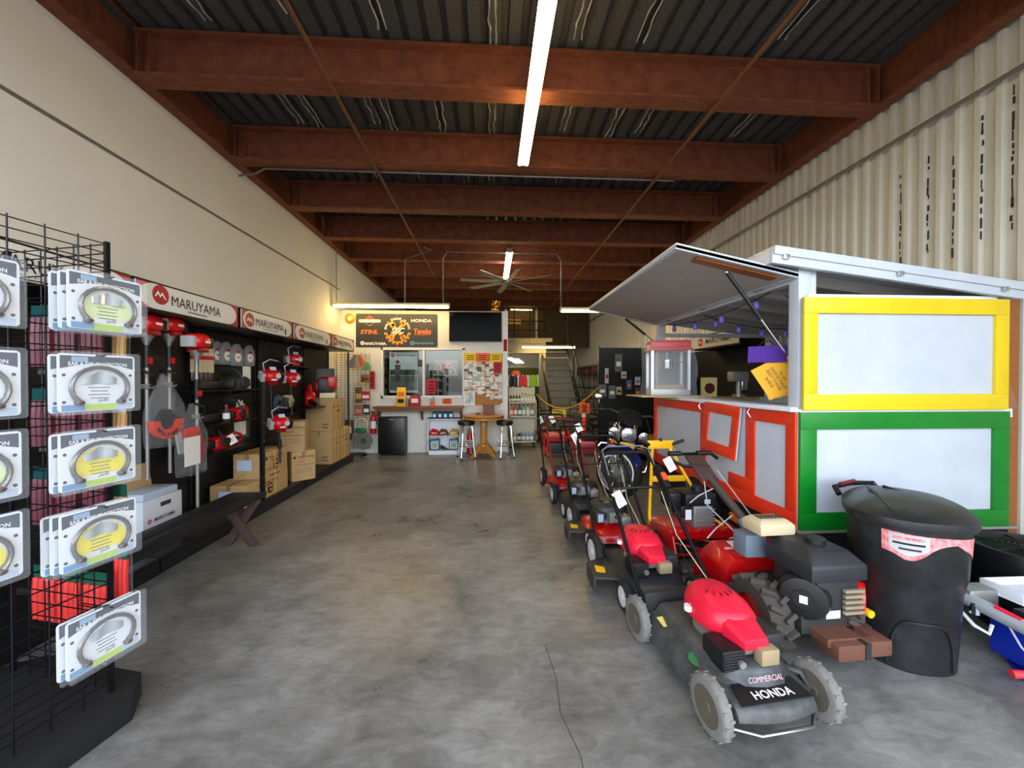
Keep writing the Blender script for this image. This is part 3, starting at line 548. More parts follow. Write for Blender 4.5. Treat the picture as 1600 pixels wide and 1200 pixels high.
txt('HONDA',WHITEINK,fr((.0,-.345,.164),(1,0,0),(0,.985,.17)),dk,.19,.036,ext=.005,bold=.02); txt('COMMERCIAL',M('pink_ink',(.85,.66,.70),.6),fr((.0,-.302,.20),(1,0,0),(0,.3,.95)),dk,.17,.022,ext=.008)
poly([(-.02,-.03),(.03,-.04),(.045,.0),(.02,.035),(-.025,.03)],M('yellow_white_sticker',(.90,.82,.45),.6),fr((-.20,.16,.178),(1,0,0),(0,.98,.2)),dk,'warning_sticker',.004); poly(circ(.038,16),M('green_sticker',(.20,.45,.25),.6),fr((-.20,-.12,.172),(1,0,0),(0,.97,.24)),dk,'round_sticker',.004); poly(rect(.03,.06),M('pale_yellow_label',(.85,.82,.5),.6),fr((-.13,-.20,.172),(.9,.4,0),(-.4,.9,.2)),dk,'label',.004)
B().b2((-.24,.28,.14),(.24,.33,.27)).done('rear_shield',DARK,t,.01)
for s in (-1,1):
    wheel(t,(s*.262,-L,.118),.118,.048,HUBG,10,rub=TIREW); wheel(t,(s*.275,L,.118),.118,.048,HUBG,8,rub=TIREW)
    B().tube([(s*.19,-L+.1,.15),(s*.235,-L+.05,.16),(s*.238,-L,.118)],.018,8).done('wheel_arm',GRDK,t); B().cyl((s*.2,L,.118),(s*.27,L,.118),.013,n=8).done('axle',STEEL,t)
engine(t,'honda',.215,-.02,PINK); handle(t,.235,.20,.33,.22,1.06,.93,BLKMET,.013,M('grey_bail',(.45,.48,.52),.4,.3))
B().box((.2,.86,.78),(.05,.2,.06),MX.Rotation(R(40),3,'X')).done('control_housing',BLACK,t,.01); B().box((.2,.83,.79),(.035,.06,.04),MX.Rotation(R(40),3,'X')).done('orange_lever',ORANGE,t,.006)
vtag(t,(-.17,.78,.66)); 
mower('black lawn mower with faded red engine cover, second from the front of the row',(1.10,2.735),R(4),DKDK,'honda',PINK,HUBW,.095,.14,0,chute=DARK,tags=(((-.2,.98,.93),.3),))
mower('red decked lawn mower with black engine, third in the row',(1.09,3.55),R(5),REDP,'briggs',DARK,HUBW,.10,.138,0,wb=.50,chute=DARK,tags=(((.05,.97,.93),-.2),))
mower('black lawn mower with dark engine, fourth in the row behind two red ones',(1.04,4.40),R(4),DKDK,'briggs',M('olive_dark_cover',(.20,.19,.14),.4),HUBW,.09,.118,0,wb=.48,tags=(((-.1,.98,.95),.2),),hmat=M('faded_red_handle',(.55,.14,.17),.45,.2))
mower('small red lawn mower with grey engine, farthest in the aisle row',(1.02,5.20),R(3),REDP,'briggs',DARK,HUBW,.09,.125,0,wb=.54,tags=(((-.16,.96,.86),0),))
# --- reel mower with yellow handle
t=E('reel_mower','red reel mower with black engine and yellow upright handle','reel mower',(1.63,3.02,0),R(2))
B().cyl((-.25,0,.20),(-.25,0,.20),.1)
for s in (-1,1):
    B().prism([(-.26,.06),(-.28,.18),(-.22,.33),(-.05,.36),(.2,.30),(.22,.12),(.05,.05)],.015,fr((s*.27-.0075,0,0),(0,1,0),(0,0,1))).done('side_plate',REDP,t,.003)
    wheel(t,(s*.235,-.19,.07),.07,.045,HUBG,0,'front_roller_wheel',False)
b=B()
for k in range(6):
    a=k*math.pi/3; b.tube([(-.25+.5*i/8,-.02+.075*math.cos(a+i*.22),.16+.075*math.sin(a+i*.22)) for i in range(9)],.008,5)
b.done('cutting_reel',REDP,t); B().cyl((-.26,.12,.10),(.26,.12,.10),.095,n=20).done('drive_drum',RUB,t); B().cyl((-.26,-.19,.05),(.26,-.19,.05),.02,n=10).done('front_roller',STEEL,t)
pl=B().b2((-.26,-.08,.30),(.26,.22,.325)).b2((-.26,-.10,.25),(.26,-.08,.325)).done('engine_deck',REDP,t,.004)
for k in range(7): B().prism([(0,0),(.06,0),(.05,.035)],.02,FX((-.23+.068*k,-.10,.31))).done('grass_tooth',REDP,pl)
e=B().b2((-.02,-.07,.325),(.14,.10,.50)).done('engine_block',ALU,t,.01)
for k in range(6): B().b2((.0,-.085,.35+.024*k),(.15,-.07,.36+.024*k)).done('cooling_fin',ALU,e)
B().b2((-.10,-.09,.50),(.16,.13,.60)).done('engine_shroud',BLACK,t,.02); B().b2((-.12,-.06,.40),(-.02,.11,.50)).done('recoil_housing',BLACK,t,.015); B().cyl((.06,.02,.60),(.06,.02,.635),.045,n=16).done('fuel_cap',BLACK,t); B().b2((-.22,-.05,.48),(-.11,.10,.60)).done('air_cleaner',BLACK,t,.02)
poly(rect(.05,.035),M('pale_blue_label',(.65,.72,.80),.6),FX((.08,-.0905,.54)),t,'label'); poly(rect(.05,.08),WHITE,FX((-.06,-.0605,.43)),t,'label')
for s in (-1,1): B().tube([(s*.27,.16,.28),(s*.26,.20,.34),(s*.085,.52,.86)],.014,8).done('yellow_upright',YEL,t)
B().b2((-.16,.37,.58),(.16,.40,.63)).done('yellow_cross_plate',YEL,t,.003); B().b2((-.12,.52,.85),(.12,.55,.92)).done('yellow_control_head',YEL,t,.006); B().cyl((-.13,.53,.92),(.13,.53,.92),.01,n=8).done('yellow_bar',YEL,t)
for s in (-1,1): B().cyl((s*.11,.53,.89),(s*.22,.51,.93),.015,n=10).done('grip',BLACK,t)
B().cyl((0,.53,.92),(0,.53,.95),.014,n=10).done('throttle_knob',BLACK,t); B().cyl((.24,-.05,.33),(.10,.2,.46),.009,n=8).done('yellow_brace',YEL,t)
for x in (-.1,.12): B().tube([(x,.5,.86),(x*1.5,.35,.5),(x*1.2,.15,.38)],.003,5).done('control_cable',STEEL,t)
# --- tiller
t=E('garden_tiller','worn red rear tine tiller with black engine and lugged tyres','tiller',(1.75,2.12,0),R(3))
LUG=M('dusty_lug_rubber',(.27,.25,.22),.9,var=.2,scale=30)
for s in (-1,1):
    b=B().lathe([(.10,-.065),(.165,-.065),(.175,-.04),(.175,.04),(.165,.065),(.10,.065)],28,MX.Rotation(R(90),4,'Y'),cap=False)
    for i in range(14):
        for q in (-1,1):
            a=2*math.pi*(i+.25*q)/14; b.box((q*.033,.183*math.cos(a),.183*math.sin(a)),(.07,.022,.03),MX.Rotation(a-math.pi/2,3,'X')@MX.Rotation(q*R(28),3,'Z'))
    w_=b.done('lugged_tyre',LUG,t,loc=(s*.21-.01,-.02,.187)); B().lathe([(.11,-.05),(.10,-.03),(.03,-.03),(.03,.05),(.10,.03),(.11,.05)],20,MX.Rotation(R(90),4,'Y')).done('rim',REDP,w_)
B().b2((-.09,-.02,.14),(.09,.3,.30)).done('gear_case',M('dusty_black',(.16,.15,.14),.7),t,.02)
hd=B().loft([[(x,.20+.0,z) for x,z in ((-.27,.17),(-.27,.30),(-.22,.38),(.22,.38),(.27,.30),(.27,.17))],[(x,.42,z) for x,z in ((-.27,.17),(-.27,.32),(-.22,.41),(.22,.41),(.27,.32),(.27,.17))],[(x,.56,z) for x,z in ((-.27,.10),(-.27,.2),(-.22,.28),(.22,.28),(.27,.2),(.27,.10))]]).done('tine_hood',REDP,t,.012)
poly(rect(.05,.09),PAPER,fr((-.12,.33,.408),(1,0,0),(0,1,.14)),hd,'label',.004); poly(rect(.08,.03),PAPER,fr((-.02,.46,.395),(1,0,0),(0,.75,-.6)),hd,'label',.004); B().box((.0,.3,.405),(.42,.012,.012)).done('hood_strip',M('pink_worn',(.85,.55,.55),.6),hd)
B().b2((-.13,-.2,.16),(.15,.02,.26)).done('engine_base',M('dusty_black2',(.17,.16,.15),.7),t,.01)
e=B().b2((-.08,-.24,.26),(.16,.05,.50)).done('engine_block',M('dull_engine_black',(.15,.16,.17),.5),t,.02)
tk=B().loft([[(-.13,-.26,.46),(.19,-.26,.46),(.19,.06,.46),(-.13,.06,.46)],[(-.13,-.26,.54),(.19,-.26,.54),(.19,.06,.54),(-.13,.06,.54)],[(-.08,-.2,.60),(.14,-.2,.60),(.14,.02,.60),(-.08,.02,.60)]]).done('fuel_tank',M('dull_engine_black',(.15,.16,.17),.5),t,.012); B().cyl((.05,-.09,.60),(.05,-.09,.625),.05,n=18).done('fuel_cap',BLACK,tk)
rc=B().cyl((-.08,-.16,.35),(-.12,-.2,.35),.12,.105,n=24).done('recoil_starter',BLACK,t,.006); B().cyl((-.12,-.2,.35),(-.124,-.204,.35),.05,n=16).done('recoil_badge',BLACK,rc); poly(rect(.035,.04),WHITEINK,fr((-.1245,-.2045,.35),(.707,-.707,0),(0,0,1)),rc,'emblem',.001)
for k in range(5): B().b2((.06,-.262,.29+.028*k),(.17,-.245,.305+.028*k)).done('cooling_fin',M('tan_cast',(.62,.56,.46),.6,.3),e)
B().cyl((.20,-.24,.29),(.20,-.27,.29),.02,n=10).done('oil_cap',YEL,e); poly(rect(.08,.04),PAPER,FX((.01,-.2405,.285)),e,'label',.002); B().cyl((.19,-.15,.33),(.24,-.2,.33),.10,.08,n=20).done('red_guard',RED,t,.004)
ac=B().loft([[(x,y,.60) for x,y in ((-.20,-.0),(.02,-.0),(.02,.16),(-.20,.16))],[(x,y,.66) for x,y in ((-.20,0),(.02,0),(.02,.16),(-.20,.16))],[(x,y,.685) for x,y in ((-.17,.03),(-.01,.03),(-.01,.13),(-.17,.13))]]).done('air_cleaner',M('aged_cream_plastic',(.78,.72,.58),.5),t,.012)
for k in range(7): B().b2((-.16+.022*k,.05,.684),(-.15+.022*k,.11,.688)).done('vent_slot',BLACKINK,ac)
bw=M('rusty_brown_paint',(.42,.26,.20),.7,var=.2,scale=15)
B().b2((-.06,-.34,.11),(.10,-.18,.19)).done('counterweight',bw,t,.01); B().b2((.10,-.34,.12),(.24,-.2,.20)).done('counterweight',bw,t,.012); B().b2((.085,-.345,.115),(.115,-.19,.195)).done('weight_strap',DARK,t); B().b2((-.08,-.3,.16),(.16,.1,.2)).done('front_frame',bw,t)
B().tube([(0,.22,.36),(.0,.35,.52),(-.06,.72,.78)],.028,10).done('handle_column',M('brown_grey_tube',(.30,.26,.24),.5,.3),t); B().tube([(.0,.26,.40),(-.01,.40,.55)],.036,10).done('column_sleeve',M('blue_grey_plastic',(.42,.47,.52),.5),t)
B().box((-.07,.78,.82),(.14,.26,.02),MX.Rotation(R(32),3,'X')).done('console_plate',M('brown_console',(.28,.21,.19),.5),t,.004)
B().tube([(.12,.86,.87),(.10,.92,.90),(-.26,.92,.90),(-.28,.86,.87),(-.2,.80,.83),(0,.78,.82)],.013,8).done('handlebar',BLKMET,t); B().cyl((-.02,.92,.905),(.10,.92,.905),.02,n=10).done('grip',BLACK,t); B().cyl((-.26,.92,.905),(-.16,.92,.905),.02,n=10).done('grip',BLACK,t)
B().b2((-.20,.12,.42),(-.06,.24,.56)).done('control_box',M('blue_grey_plastic',(.42,.47,.52),.5),t,.015); vtag(t,(-.3,.83,.84))
for pts in ([(-.1,.7,.76),(-.2,.5,.62),(-.16,.2,.5)],[(.06,.78,.8),(.12,.5,.55),(.1,.1,.5)],[(-.08,.62,.70),(-.2,.6,.66),(-.26,.62,.60)],[(-.05,.45,.56),(-.2,.40,.50),(-.28,.38,.44)]): B().tube(pts,.004,5).done('cable',M('grey_cable',(.70,.71,.72),.5),t)

# --- motorcycle
t=E('motorcycle','blue and chrome cruiser motorcycle parked behind the mowers','motorcycle',(1.80,5.58,0),rot=(0,R(10),R(-12)))
MB_=M('metallic_blue_paint',(.05,.12,.42),.2,.4,coat=.6); fw=E
b=B().lathe([(.235,-.055),(.28,-.06),(.315,-.035),(.325,0),(.315,.035),(.28,.06),(.235,.055)],36,MX.Rotation(R(90),4,'Y'),cap=False)
def mwheel(c,rz,name):
    w=B().lathe([(.235,-.055),(.28,-.06),(.315,-.035),(.325,0),(.315,.035),(.28,.06),(.235,.055)],36,MX.Rotation(R(90),4,'Y'),cap=False).done(name,RUB,t,loc=c); w.rotation_euler.z=rz
    B().lathe([(.235,-.05),(.245,-.045),(.225,0),(.245,.045),(.235,.05),(.22,.03),(.215,0),(.22,-.03),(.235,-.05)],36,MX.Rotation(R(90),4,'Y'),cap=False).done('rim',CHROME,w)
    sp=B()
    for i in range(24):
        a=i*math.pi/12; a2=a+(.35 if i%2 else -.35); sp.cyl((.03 if i%4<2 else -.03,.045*math.cos(a2),.045*math.sin(a2)),(0,.22*math.cos(a),.22*math.sin(a)),.003,n=4)
    sp=sp.done('spokes',CHROME,w); sp['kind']='stuff'
    h=B().cyl((-.06,0,0),(.06,0,0),.045,n=16).done('hub',ALU,w); B().cyl((.045,0,0),(.052,0,0),.13,n=28).done('brake_disc',STEEL,w)
    B().lathe([(.235,-.062),(.255,-.064),(.235,-.066)],32,MX.Rotation(R(90),4,'Y'),cap=False).done('whitewall',WHITE,w)
mwheel((-.06,-.80,.325),R(50),'front_wheel'); mwheel((0,.80,.325),0,'rear_wheel')
def fender(c,r,a0,a1,w,mat,name,loc=None,rz=0):
    B().grid(lambda u,v:(c[0]+w*(v-.5)*2,c[1]+(r-.05*abs(v-.5)**2*4)*math.cos(a0+(a1-a0)*u),c[2]+(r-.05*abs(v-.5)**2*4)*math.sin(a0+(a1-a0)*u)),14,6).done(name,mat,t,loc=loc,rz=rz)
fender((0,0,0),.36,R(20),R(150),.075,MB_,'front_fender',(-.06,-.80,.325),R(50)); fender((0,.80,.325),.37,R(0),R(150),.09,MB_,'rear_fender')
for s in (-1,1):
    B().cyl((s*.10-.03,-.80,.325),(s*.10,-.50,.95),.024,n=12).done('fork_tube',CHROME,t); B().cyl((s*.10-.03,-.80,.30),(s*.10-.015,-.68,.56),.032,n=12).done('fork_slider',ALU,t)
    B().lathe([(.0,-.06),(.04,-.05),(.062,-.01),(.07,.03),(.066,.035),(0,.04)],18,MX.Translation((s*.19,-.66,.80))@MX.Rotation(R(90),4,'X')).done('passing_lamp',CHROME,t)
    B().lathe([(0,.041),(.058,.037),(.0,.048)],18,MX.Translation((s*.19,-.66,.80))@MX.Rotation(R(90),4,'X')).done('lamp_lens',M('lamp_lens',(.62,.65,.68),.12,.75),t)
    B().sph((s*.19,-.68,.68),.03,(1,1.2,1)).done('turn_signal',M('amber_lens',(.85,.40,.08),.25),t)
    B().tube([(s*.04,-.46,.98),(s*.10,-.47,1.04),(s*.28,-.42,1.08),(s*.42,-.25,1.03)],.013,8).done('handlebar',CHROME,t); B().cyl((s*.40,-.28,1.035),(s*.47,-.17,1.01),.018,n=10).done('grip',BLACK,t)
    B().tube([(s*.36,-.33,1.05),(s*.42,-.36,1.14),(s*.43,-.36,1.19)],.007,6).done('mirror_stem',CHROME,t); B().sph((s*.44,-.37,1.22),.055,(1.2,.25,.8)).done('mirror',CHROME,t)
    B().tube([(s*.08,-.42,.62),(s*.30,-.44,.60),(s*.36,-.44,.50),(s*.34,-.43,.32),(s*.10,-.40,.25)],.016,8).done('crash_bar',CHROME,t)
    B().tube([(s*.1,-.25,.3),(s*.2,-.1,.25),(s*.2,.4,.24),(s*.2,.9,.3)],[.025,.03,.04,.045],10).done('exhaust_pipe',CHROME,t)
B().lathe([(.0,-.09),(.05,-.085),(.08,-.05),(.098,.0),(.102,.03),(.095,.035),(0,.045)],24,MX.Translation((0,-.68,.80))@MX.Rotation(R(90),4,'X')).done('headlight',CHROME,t); B().lathe([(0,.046),(.088,.040),(.0,.065)],24,MX.Translation((0,-.68,.80))@MX.Rotation(R(90),4,'X')).done('headlight_lens',M('lamp_lens',(.62,.65,.68),.12,.75),t)
B().loft([oval(0,-.38,.06,.02,.80),oval(0,-.2,.14,.24,.74,20),oval(0,-.15,.16,.28,.80,20),oval(0,-.14,.13,.25,.88,20),oval(0,-.16,.06,.15,.92,20)]).done('fuel_tank',MB_,t,ang=70); B().cyl((0,-.16,.92),(0,-.16,.94),.04,n=14).done('fuel_cap',CHROME,t)
B().loft([oval(0,.30,.14,.24,.64,20),oval(0,.30,.16,.26,.68,20),oval(0,.32,.15,.25,.73,20),oval(0,.34,.08,.18,.75,20)]).loft([oval(0,.72,.10,.16,.72,16),oval(0,.72,.12,.18,.78,16),oval(0,.72,.06,.1,.81,16)]).done('saddle',M('black_leather',(.08,.08,.085),.5),t)
en=B().b2((-.13,-.2,.22),(.13,.25,.42)).done('engine_case',ALU,t,.03)
for q in (-1,1):
    b=B()
    for i in range(6): b.cyl((0,.02+q*(.10+.02*i)-.02,.42+.035*i),(0,.02+q*(.10+.02*i)-.02,.432+.035*i),.085,n=16)
    b.cyl((0,.02+q*.1-.02,.40),(0,.02+q*.2-.02,.64),.06,n=14).done('cylinder',CHROME,t)
B().cyl((-.15,.02,.55),(-.08,.02,.55),.07,n=18).done('air_cleaner',CHROME,t); B().tube([(0,-.5,.86),(0,-.35,.5),(0,-.3,.22),(0,.2,.18),(0,.6,.32)],.022,8).done('frame_tube',BLKMET,t); B().tube([(.05,.0,.2),(.25,.02,.08),(.32,.03,.0)],.012,6).done('side_stand',CHROME,t)
B().grid(lambda u,v:(-.16+.32*u,-.60+.10*v,.93+.20*v-.05*(2*u-1)**2*v),8,5).done('small_windscreen',M('smoked_screen',(.12,.12,.13),.2),t); B().b2((-.09,-.72,.64),(.09,-.71,.70)).done('yellow_plate',YEL,t)
# ================= LEFT DISPLAY =================
SLAT=M('black_slatwall',(.055,.058,.065),.5); PLAT=two('black_painted_board',(.07,.07,.075),(.11,.11,.115),8,.4,.7,.5)
MAR='MARUYAMA'
def logo(m,par,s,cm=REDINK,im=WHITEINK):
    g=poly(circ(.5*s,18),cm,m,par,'emblem',.0012); poly([(-.36*s,-.12*s),(-.18*s,.18*s),(-.04*s,-.02*s),(.08*s,.14*s),(.34*s,-.2*s),(.26*s,-.2*s),(.08*s,.02*s),(-.04*s,-.14*s),(-.18*s,.05*s),(-.28*s,-.12*s)],im,m@MX.Translation((0,0,.0013)),g,'emblem_peaks',.0012)
# platform
pf=E('display_platform','long low black platform along the left wall under the tool display','platform',(-2.8,4.0,0))
for y0,y1 in ((-3.0,-.9),(-.88,1.4),(1.42,3.3)):
    B().b2((-.25,y0,.10),(.25,y1,.13)).done('top_board',PLAT,pf,.003); B().b2((.225,y0,.0),(.25,y1,.098)).done('front_board',PLAT,pf,.003)
# display bays with lit headers
def bay(y0,y1,label,prof,tint,sub=None):
    t=E('display_bay',label,'display',(XL+.006,y0,0),0,'black display bays with header signs'); W=y1-y0
    B().b2((.0,0,.13),(.03,W,2.05)).done('back_panel',SLAT,t)
    for k in range(24): B().b2((.03,.0,.18+.078*k),(.036,W,.23+.078*k)).done('slat',SLAT,t)
    for y in (.02,W-.02): B().b2((.036,y-.012,.13),(.05,y+.012,2.05)).done('upright',BLKMET,t)
    hd=B().b2((.0,.0,2.03),(.50,W,2.045)).b2((.0,.0,2.235),(.50,W,2.25)).b2((.0,.0,2.045),(.495,.02,2.235)).b2((.0,W-.02,2.045),(.495,W,2.235)).done('header_box',BLKMET,t,.002)
    f=B().b2((.495,.012,2.045),(.505,W-.012,2.235)).done('header_face',M('sign_white',(.86,.85,.83),.35,var=.02),t)
    mm=FL((.5055,W/2,2.14)); h=.095; ww=W/2-.012
    cv=M('sign_red_'+tint,{'a':(.66,.10,.12),'b':(.66,.25,.19)}[tint],.4)
    for sx in (-1,1):
        pts=[(sx*ww,-h),(sx*ww,h)]+[(sx*(ww-.02-.13*(1-math.cos(a))),h*math.sin(a)) for a in [R(88-17.6*i) for i in range(6)]]+[(sx*(ww-.02-.13*(1-math.cos(a))),-h*math.sin(a)) for a in [R(17.6*i) for i in range(1,6)]]
        poly(pts if sx<0 else pts[::-1],cv,mm,f,'red_corner',.001)
    lx=-.22 if prof else -.24
    logo(mm@MX.Translation((lx-.13,.02 if prof else .0,.001)),f,.15,cv)
    txt(MAR,BLACKINK,mm@MX.Translation((lx+.25,-.005,.001)),f,.56,.08,bold=0,ext=.002)
    if prof: txt('PROFESSIONAL',BLACKINK,mm@MX.Translation((lx+.25,-.068,.001)),f,.22,.016,ext=.002,bold=.02)
    else:
        (txt('The POWER in O',GREYINK,mm@MX.Translation((lx+.25,-.068,.001)),f,.36,.016,ext=.002) if tint=='a' else poly(rect(.30,.008),GREYINK,mm@MX.Translation((lx+.25,-.066,.001)),f,'tagline')); poly(rect(.025,.07,ww-.16,-.04),BLACKINK,mm,f,'sign_mark',.002)
    return t
bay(.78,1.85,'display bay with header sign nearest the camera, mostly behind the wire rack',False,'a','The POWER in Outdoor Equipment')
bay(1.87,2.89,'display bay second nearest, header sign partly hidden by the wire rack',False,'a')
bay(2.91,4.05,'display bay with the large professional header sign over hanging trimmers',True,'a'); bay(4.09,5.12,'display bay whose header hangs over the chainsaw shelves',False,'b'); bay(5.15,6.33,'display bay with header above the red blowers',False,'b'); bay(6.37,7.36,'farthest display bay, header nearest the office wall',False,'b')
# bench
t=E('bench','long black topped bench with brown crossed legs beside the platform','bench',(-2.26,2.9,0)); DB=M('weathered_brown_wood',(.30,.22,.21),.7,var=.3,scale=6,stretch=(6,1,1))
for x in (-.08,.08): B().box((x,0,.43),(.152,1.66,.04)).done('plank',PLAT,t,.005)
for y in (.70,-.60):
    for s in (-1,1): B().box((0,y+.02*s,.205),(.07,.035,.50),MX.Rotation(s*R(33),3,'Y')).done('leg',DB,t,.004)
    B().box((0,y,.39),(.26,.09,.04)).done('cleat',DB,t)
# ---------- trimmers ----------
def smallengine(par,c,s=1,rot=None,mat=RED):
    m=MX.Translation(V(c))@(rot.to_4x4() if rot else MX())@MX.Diagonal((s,s,s,1)); q=B()
    o=B().loft([oval(0,0,.05,.055,-.06),oval(0,0,.085,.09,-.04),oval(.0,0,.095,.10,.0),oval(0,0,.09,.09,.05),oval(0,0,.06,.06,.075)]).done('engine_cover',mat,par,ang=70); o.matrix_local=m
    B().b2((.06,-.07,-.05),(.12,.07,.045)).done('recoil_case',BLACK,o,.012); B().b2((-.12,-.06,-.05),(-.07,.05,.05)).done('air_cleaner_cover',M('grey_white_plastic',(.72,.72,.72),.4),o,.012); B().b2((-.04,-.07,-.09),(.06,.06,-.055)).done('fuel_tank',M('red_dark_tank',(.55,.05,.06),.35),o,.01)
    poly(rect(.06,.02),WHITEINK,FX((0,-.1005,.0)),o,'brand_strip',.002); return o
def trimmer(label,x,y,z,zb,grp='long shaft trimmers hanging at the professional sign',tilt=0,guard=True):
    t=E('string_trimmer',label,'trimmer',(x,y,zb),0,grp,rot=(0,R(tilt),0)); L=z-zb
    smallengine(t,(0,0,L),1.0,MX.Rotation(R(90),3,'Z')@MX.Rotation(0,3,'X')); B().lathe([(.014,0),(.016,.06),(.05,.13),(.055,.145)],16,MX.Translation((0,0,L-.22))).done('clutch_cone',ALU,t)
    B().cyl((0,0,0),(0,0,L-.2),.014,n=12).done('shaft',ALU,t); zz=L*.60
    B().tube([(.02,-.0,zz),(.08,-.02,zz+.02),(.10,-.06,zz+.09),(.06,-.10,zz+.12),(.0,-.09,zz+.11)],.011,8).done('loop_handle',BLACK,t); B().b2((-.025,-.03,zz-.02),(.04,.03,zz+.02)).done('handle_clamp',ALU,t,.004)
    B().cyl((0,0,zz+.15),(0,0,zz+.33),.021,n=10).done('rear_grip',BLACK,t); B().b2((.015,-.012,zz+.18),(.04,.012,zz+.23)).done('trigger',RED,t,.003); return t
trimmer('long shaft trimmer hanging highest and leftmost under the professional sign',-2.75,3.24,2.0-.05,.70); trimmer('long shaft trimmer hanging second under the professional sign',-2.76,3.47,2.0-.03,.70); trimmer('long shaft trimmer whose red engine hangs lowest, beside the bagged parts',-2.63,3.60,1.84,.18)
# bagged parts
def bagged(label,c,w,h,inner):
    t=E('bagged_part',label,'bag',c); 
    def f(u,v):
        a=2*math.pi*u; k=(1-.86*max(0,(v-.55)/.45)**1.0) if v>.55 else 1; r=1+.06*math.sin(7*a+6*v)+.05*math.sin(13*a)
        return (.06*k*math.sin(a)*r,w/2*k*math.cos(a)*r,h*(v-1))
    B().grid(f,30,12).done('clear_bag',CLEAR,t)
    inner(t); return t
def inn1(t):
    g=B().prism(ring(.075,.145,R(178),R(362),18),.05,FL((-.02,0,-.36))).done('orange_guard',M('safety_orange_red',(.92,.24,.16),.45),t,.006); B().prism(circ(.074,16),.03,FL((-.01,0,-.34))).done('black_visor',M('dark_blue_black',(.10,.12,.18),.3),t,.006)
    for i,chx in enumerate(MAR):
        a=R(215+14*i); txt(chx,BLACKINK,FL((.031,.112*math.cos(a),-.36+.112*math.sin(a)))@MX.Rotation(a+math.pi/2,4,'Z'),g,None,.034,ext=.001,bold=.02)
bagged('orange crescent guard in a clear bag hanging beside the wire rack',(-2.58,3.20,1.54),.34,.56,inn1)
def inn2(t): B().b2((-.02,-.09,-.30),(.02,.08,-.20)).done('red_part',RED,t,.02); B().b2((.03,-.12,-.52),(.034,.05,-.28)).done('leaflet',PAPER,t); B().tube([(0,.09,-.5),(0,.1,-.35),(0,.05,-.25)],.03,8).done('red_hose',M('dark_red_plastic',(.55,.08,.10),.4),t)
bagged('bagged red part with white leaflet hanging before the lowest trimmer shaft',(-2.55,3.43,1.30),.30,.60,inn2)
def inn3(t): B().b2((-.02,-.05,-.30),(.02,.05,-.1)).done('grey_part',DARK,t,.02)
bagged('grey bagged part hanging behind the orange crescent guard bag',(-2.78,3.42,1.56),.2,.45,inn3)
# GC box with open flap
def carton(label,lo,hi,rz=0,mat=CARD,bands=0,prints=None,sticker=None,group='stacked product cartons on the platform',tape=True,name='cardboard_box'):
    lo=V(lo);hi=V(hi);c=(lo+hi)/2; t=E(name,label,'box',(c.x,c.y,lo.z),rz,group); d=hi-lo; w,l,h=d
    B().box((0,0,h/2),(w,l,h)).done('carton',mat,t,.004)
    if tape: B().box((0,0,h+.0005),(.05,l,.001)).done('tape',M('brown_tape',(.60,.47,.30),.4),t); B().box((0,-l/2-.0005,h-.04),(.045,.001,.08)).done('tape',M('brown_tape',(.60,.47,.30),.4),t)
    for k in range(bands):
        y=(-.5+(k+1)/(bands+1))*l; q=.002; B().box((0,y,h+q/2),(w+2*q,.014,q)).box((w/2+q/2,y,h/2),(q,.014,h)).done('strap',M('yellow_strap',(.90,.78,.30),.4),t)
    if prints: prints(t,w,l,h)
    if sticker: poly(rect(.16,.12),M('pale_blue_label2',(.72,.80,.90),.6),FX((sticker[0],-l/2-.001,sticker[1])),t,'shipping_label')
    return t
def pr_side(model,saw=False):
    def f(t,w,l,h):
        m=FL((w/2+.0008,0,h*.74)); s=min(l*.75,.38); logo(m@MX.Translation((-s*.46,0,0)),t,s*.12,BLACKINK,CARD); txt(MAR,BLACKINK,m@MX.Translation((.03,0,0)),t,s*.8,s*.09,bold=0,shear=.15); [poly(rect(s*.07,s*.06,-s*.13+s*.09*q,0),REDINK if saw else BLACKINK,FL((w/2+.0008,0,h*.60)),t,'model_print') for q in range(4)]
        if saw:
            m=FL((w/2+.0008,.02,h*.32)); g=poly(rrect(.10,.07,.02),BLACKINK,m,t,'saw_print'); poly(rrect(.05,.03,.01),CARD,m@MX.Translation((.01,0,.001)),g,'saw_print_window'); poly(rrect(.15,.03,.014),BLACKINK,m@MX.Translation((-.11,-.01,0)),t,'saw_bar_print'); poly(rrect(.135,.018,.008),CARD,m@MX.Translation((-.112,-.01,.001)),t,'saw_bar_blank'); poly(ring(.045,.055,0,math.pi,10),BLACKINK,m@MX.Translation((-.0,.03,0)),t,'saw_handle_print'); poly(rect(.2,.012,-.02,-.09),BLACKINK,m,t,'caption')
        else:
            for k in range(3): poly(rect(s*.6,.006,0,h*.40-.03*k-h*.5),GREYINK,FL((w/2+.0008,0,h*.5)),t,'caption')
    return f
def pr_front(model,col=REDINK):
    def f(t,w,l,h):
        m=FX((0,-l/2-.0008,h*.80)); logo(m@MX.Translation((-w*.38,0,0)),t,.035,BLACKINK,CARD); txt(MAR,BLACKINK,m@MX.Translation((.03,0,0)),t,w*.66,.032,bold=0,shear=.15); txt(model,col,FX((-w*.1,-l/2-.0008,h*.66)),t,w*.32,.03,bold=.02); poly(rect(w*.84,.005),BLACKINK,FX((0,-l/2-.0008,h*.54)),t,'rule')
        for k in range(3): poly(rect(w*.7,.006),GREYINK,FX((0,-l/2-.0008,h*(.42-.07*k))),t,'caption')
    return f
def pr_plain(t,w,l,h):
    for k in range(2): poly(rect(.10,.012),BLACKINK,FX((w*.25,-l/2-.0008,h*(.22-.1*k))),t,'caption')
    poly(rect(w*.4,.003),BLACKINK,FX((w*.1,-l/2-.0008,h*.16)),t,'rule'); pr_side('KZ24P')(t,w,l,h)
